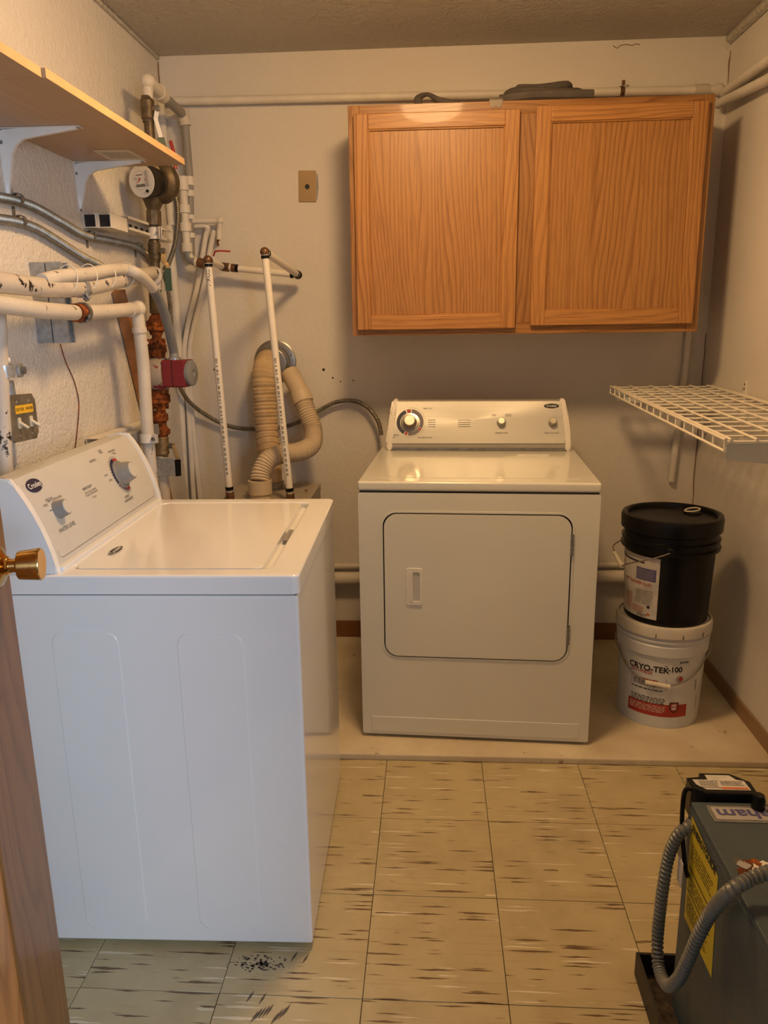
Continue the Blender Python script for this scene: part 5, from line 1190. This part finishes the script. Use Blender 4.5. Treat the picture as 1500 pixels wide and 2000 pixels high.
# nameplate on the top, read from the far side
tf = Frame((0, 0, BZT), (-1, 0, 0), (0, -1, 0))
n0, n1, n2 = at(1378, 1574, z=BZT), at(1500, 1585, z=BZT), at(1392, 1606, z=BZT)
nx0, nx1, ny0, ny1 = n0.x, n0.x+.26, n2.y, n0.y
npl = obj('nameplate', box(B(), (nx0, ny0, BZT-.001), (nx1, ny1, BZT+.0018), .0006, 1), 'steel_dark', bo)
obj('nameplate_field', box(B(), (nx0+.006, ny0+.006, BZT+.001), (nx1-.006, ny1-.006, BZT+.0024)), 'label_grey', npl)
nf = Frame(((nx0+nx1)/2, (ny0+ny1)/2, BZT+.0028), (-1, 0, 0), (0, -1, 0))
obj('nameplate_lettering', text(B(), 'Burnham', .036, on(nf, (nx0+nx1)/2-.738, 0, .0003), .02, 1.25), 'label_blue', npl)
bm = B(); pw = at(1478, 1700, z=BZT)
rnd = random.Random(9)
for rr_, dx_, dy_, mt_, h_ in ((.034, 0, 0, 'rust', .0006), (.020, .004, -.004, 'grip', .0010), (.011, -.016, .012, 'label_grey', .0010), (.009, .020, .014, 'grip', .0012)):
    poly = [(rr_*(.55+.75*rnd.random())*math.cos(2*math.pi*i/18), rr_*(.5+.6*rnd.random())*math.sin(2*math.pi*i/18)) for i in range(18)]
    bm = B(); prism(bm, poly, Frame((pw.x+dx_, pw.y+dy_, BZT), (1, 0, 0), (0, 1, 0)), -.0003, h_); obj('bare_patch', bm, mt_, bo)
# yellow guide label on the left face
yf = Frame((BXL-.0012, 0, 0), (0, -1, 0), (0, 0, 1))
ya_ = [yf.ab(u_, v_) for u_, v_ in ((1352, 1592), (1403, 1712), (1390, 1910), (1337, 1790))]
bm = B(); bm.faces.new([bm.verts.new(yf.p(a_, b_, .0006)) for a_, b_ in ya_]); yl = obj('energy_label', bm, 'yellow', bo)
yw = ya_[1][0]-ya_[0][0]; yc = ((ya_[0][0]+ya_[1][0])/2, (ya_[0][1]+ya_[2][1])/2); yh = ya_[0][1]-ya_[3][1]
obj('label_title', text(B(), 'ENERGYGUIDE', .0205, on(yf, yc[0], yc[1]+yh*.40, .0012), .03, .86), 'ink', yl)
bm = B(); finelines(bm, on(yf, yc[0], yc[1]+yh*.20, .0012), yw*.8, yh*.16, 5, .3, 21); flat(bm, rectp(yw*.85, .0025, 0, 0), on(yf, yc[0], yc[1]+yh*.02, .0012)); finelines(bm, on(yf, yc[0], yc[1]-yh*.10, .0012), yw*.8, yh*.14, 5, .3, 22); flat(bm, rectp(yw*.85, .0025, 0, 0), on(yf, yc[0], yc[1]-yh*.20, .0012)); finelines(bm, on(yf, yc[0], yc[1]-yh*.34, .0012), yw*.8, yh*.18, 7, .3, 23); obj('fine_print', bm, 'ink', yl)['kind'] = 'stuff'
# control module standing at the back edge
cmz = BZT+.014; m0 = at(1362, 1548, z=cmz); m1_ = at(1482, 1550, z=cmz); m2 = at(1350, 1518, z=cmz); m3 = at(1365, 1509, z=cmz); m4 = at(1425, 1511, z=cmz)
cm = thing('boiler_control', 'black control module with a cream wiring label on the back of the boiler', 'control module', (m0.x+.08, m2.y-.03, BZT-.03))
yN, yF, yFF = BYB+.006, m2.y, m3.y
bm = B(); x0_, x1_ = m0.x-.004, m1_.x
poly = [(x0_, yN+.02), (x0_+.02, yN), (x1_, yN), (x1_, yF-.01), (x1_-.012, yF), (m4.x+.012, yF), (m4.x, yFF), (m3.x, yFF), (m3.x, yF), (x0_, yF)]
prism(bm, poly, Frame((0, 0, 0), (1, 0, 0), (0, 1, 0)), BZT-.05, cmz, .002, 1); obj('module_case', bm, 'black', cm)
lab = [(x0_+.010, yN+.026), (x0_+.024, yN+.010), (x1_-.010, yN+.010), (x1_-.012, yF-.010), (m4.x+.004, yF-.006), (m4.x-.004, yFF-.008), (m3.x+.008, yFF-.008), (m3.x+.008, yF-.008), (x0_+.008, yF-.008)]
mf = Frame((0, 0, cmz), (1, 0, 0), (0, 1, 0)); bm = B(); flat(bm, lab, on(mf, 0, 0, .0006)); ml = obj('wiring_label', bm, 'label', cm)
cxm, cym = (x0_+x1_)/2, (yN+yF)/2
bm = B(); finelines(bm, on(mf, cxm-.022, cym+.002, .0011), .036, .026, 6, .35, 31); finelines(bm, on(mf, cxm+.020, cym+.006, .0011), .042, .016, 4, .35, 32); obj('fine_print', bm, 'ink_soft', ml)['kind'] = 'stuff'
bm = B(); flat(bm, rectp(.048, .0055), on(mf, cxm+.020, cym-.010, .0011)); obj('orange_stripe', bm, 'orange_label', ml)
obj('knob', lathe(B(), [(.012, 0), (.012, .02), (.009, .03), (0, .031)], at(1482, 1562, y=BYB-.02)-Vector((0, 0, .02)), (0, 0, 1), 18), 'black', cm)
# conduits and wires beside the boiler
def BXp(u_, v_, x): return at(u_, v_, x=x)
cb = [Vector((BXL+.02, BYB+.014, BXp(1348, 1612, BXL).z)), BXp(1346, 1614, BXL-.004), BXp(1325, 1630, .600), BXp(1307, 1670, .588), BXp(1297, 1720, .580), BXp(1289, 1780, .575), BXp(1284, 1840, .572), BXp(1287, 1890, .570), BXp(1303, 1925, .568), BXp(1325, 1912, .570), BXp(1345, 1872, .578), BXp(1365, 1825, .588), BXp(1392, 1778, .600), at(1425, 1742, z=.535), at(1465, 1717, z=.552), at(1500, 1704, z=.560), at(1540, 1698, z=.560)]
cb += [cb[-1]+Vector((.05, .01, -.012)), cb[-1]+Vector((.075, .015, -.047))]
obj('conduit_connector', lathe(B(), [(.020, 0), (.020, .008), (.0145, .010), (.0145, .024), (.012, .026)], Vector((cb[-1].x, cb[-1].y, BZT)), n=16), 'galv', bo)
flex('grey flexible conduit looping down the left side of the boiler', cb, .0115, .0085, 'flex_grey')
wp_ = [BXp(1350, 1541, .628), BXp(1341, 1541, .616), BXp(1335, 1556, .612), BXp(1332, 1600, .610), BXp(1333, 1640, .610), BXp(1338, 1690, .612), BXp(1342, 1712, .617)]
tag(obj('black_cable', tube(B(), spline(wp_, 8), .0042, 8), 'black'), 'thin black cable hanging beside the boiler control module', 'cable')
p = BXp(1334, 1700, .606); bm = B(); box(bm, (p.x-.006, p.y-.012, p.z-.028), (p.x-.004, p.y+.012, p.z+.022), .0005, 1)
tag(obj('cable_tag', bm, 'label'), 'small white paper tag on the cable beside the boiler', 'tag')
p = BXp(1331, 1672, .612); bm = B(); lathe(bm, [(.02, -.006), (.028, -.004), (.028, .004), (.02, .006)], p+Vector((.012, .02, 0)), (1, .2, 0), 24)
tag(obj('grey_gauge_disc', bm, 'steel_dark'), 'dull round metal disc behind the boiler label edge', 'gauge')

# ================================================================ WEAR ON THE ROOM
wb_, wl_, wr_, ce_ = (bpy.data.objects[n] for n in ('wall_back', 'wall_left', 'wall_right', 'ceiling'))
def crack(par, pts, r, mt='ink', nm='paint_crack'): return obj(nm, tube(B(), pts, r, 6), mt, par)
rnd = random.Random(4)
def jag(a, b, n, amp, ax):
    return [lerp(a, b, i/n)+Vector(ax)*(amp*(rnd.random()-.5)) for i in range(n+1)]
crack(wb_, jag(Vector((XR-.003, YB-.002, 1.32)), Vector((XR-.003, YB-.002, .62)), 16, .006, (1, 0, 0)), .0016, 'baseboard_dark')
crack(wb_, jag(Vector((XR-.002, YB-.002, 2.32)), Vector((XR-.002, YB-.002, 2.21)), 6, .006, (1, 0, 0)), .0018, 'baseboard_dark')
crack(wb_, jag(at(1197, 92, y=YB-.001), at(1250, 84, y=YB-.001), 7, .014, (0, 0, 1)), .0013, 'baseboard_dark')
crack(wl_, jag(at(226, 46, z=H-.012), at(256, 72, z=H-.012), 6, .012, (0, 0, 1)), .0025, 'baseboard_dark')
crack(wl_, jag(Vector((XL+.003, YB-.003, H-.02)), Vector((XL+.003, YB-.003, 2.20)), 7, .004, (1, 0, 0)), .0018, 'baseboard_dark')
for u_, v_, sz in ((632, 722, .006), (650, 738, .004), (419, 722, .005), (665, 745, .003), (690, 743, .003)):
    p = at(u_, v_, y=YB); bm = B(); lathe(bm, [(sz, 0), (sz*.7, .0008), (0, .001)], p, (0, -1, 0), 9); obj('wall_hole', bm, 'ink', wb_)
def flake(par, u_, v_, w_, h_, yy):
    p = at(u_, v_, y=yy); bm = B(); prism(bm, [(w_*math.cos(a_)*(.7+.5*rnd.random()), h_*math.sin(a_)*(.7+.5*rnd.random())) for a_ in [2*math.pi*k/9 for k in range(9)]], Frame((p.x, yy, p.z), (1, 0, 0), (0, 0, 1)), 0, .0025, .0008, 1); return obj('paint_flake', bm, 'pipe_clean', par)
flake(wb_, 1379, 560, .010, .04, YB); flake(wb_, 1372, 655, .008, .03, YB); flake(wb_, 1420, 83, .016, .02, YB)
fo_ = bpy.data.objects['floor']
bm = B()
for u_, v_ in ((505, 1980), (512, 1978), (520, 1975), (527, 1972), (536, 1990), (545, 1982), (552, 1979), (560, 1972), (497, 1986), (575, 1868), (597, 1872), (513, 1950), (489, 1946)):
    p = at(u_, v_, z=.0008); d = Vector((.006, .016, 0)); n_ = Vector((.0022, -.0010, 0)); bm.faces.new([bm.verts.new(p+q) for q in (d, n_, -d, -n_)])
obj('scuff_marks', bm, 'ink_soft', fo_)['kind'] = 'stuff'
p = at(505, 1882, z=.0007); bm = B()
for k in range(150):
    q = p+Vector((rnd.gauss(0, .024), rnd.gauss(0, .010), 0)); r_ = .0006+.0018*rnd.random(); bm.faces.new([bm.verts.new(q+Vector((r_*math.cos(a_)*1.6, r_*math.sin(a_), 0))) for a_ in (0, 1.2, 2.4, 3.7, 5)])
obj('dirt_smudge', bm, 'ink_soft', fo_)['kind'] = 'stuff'
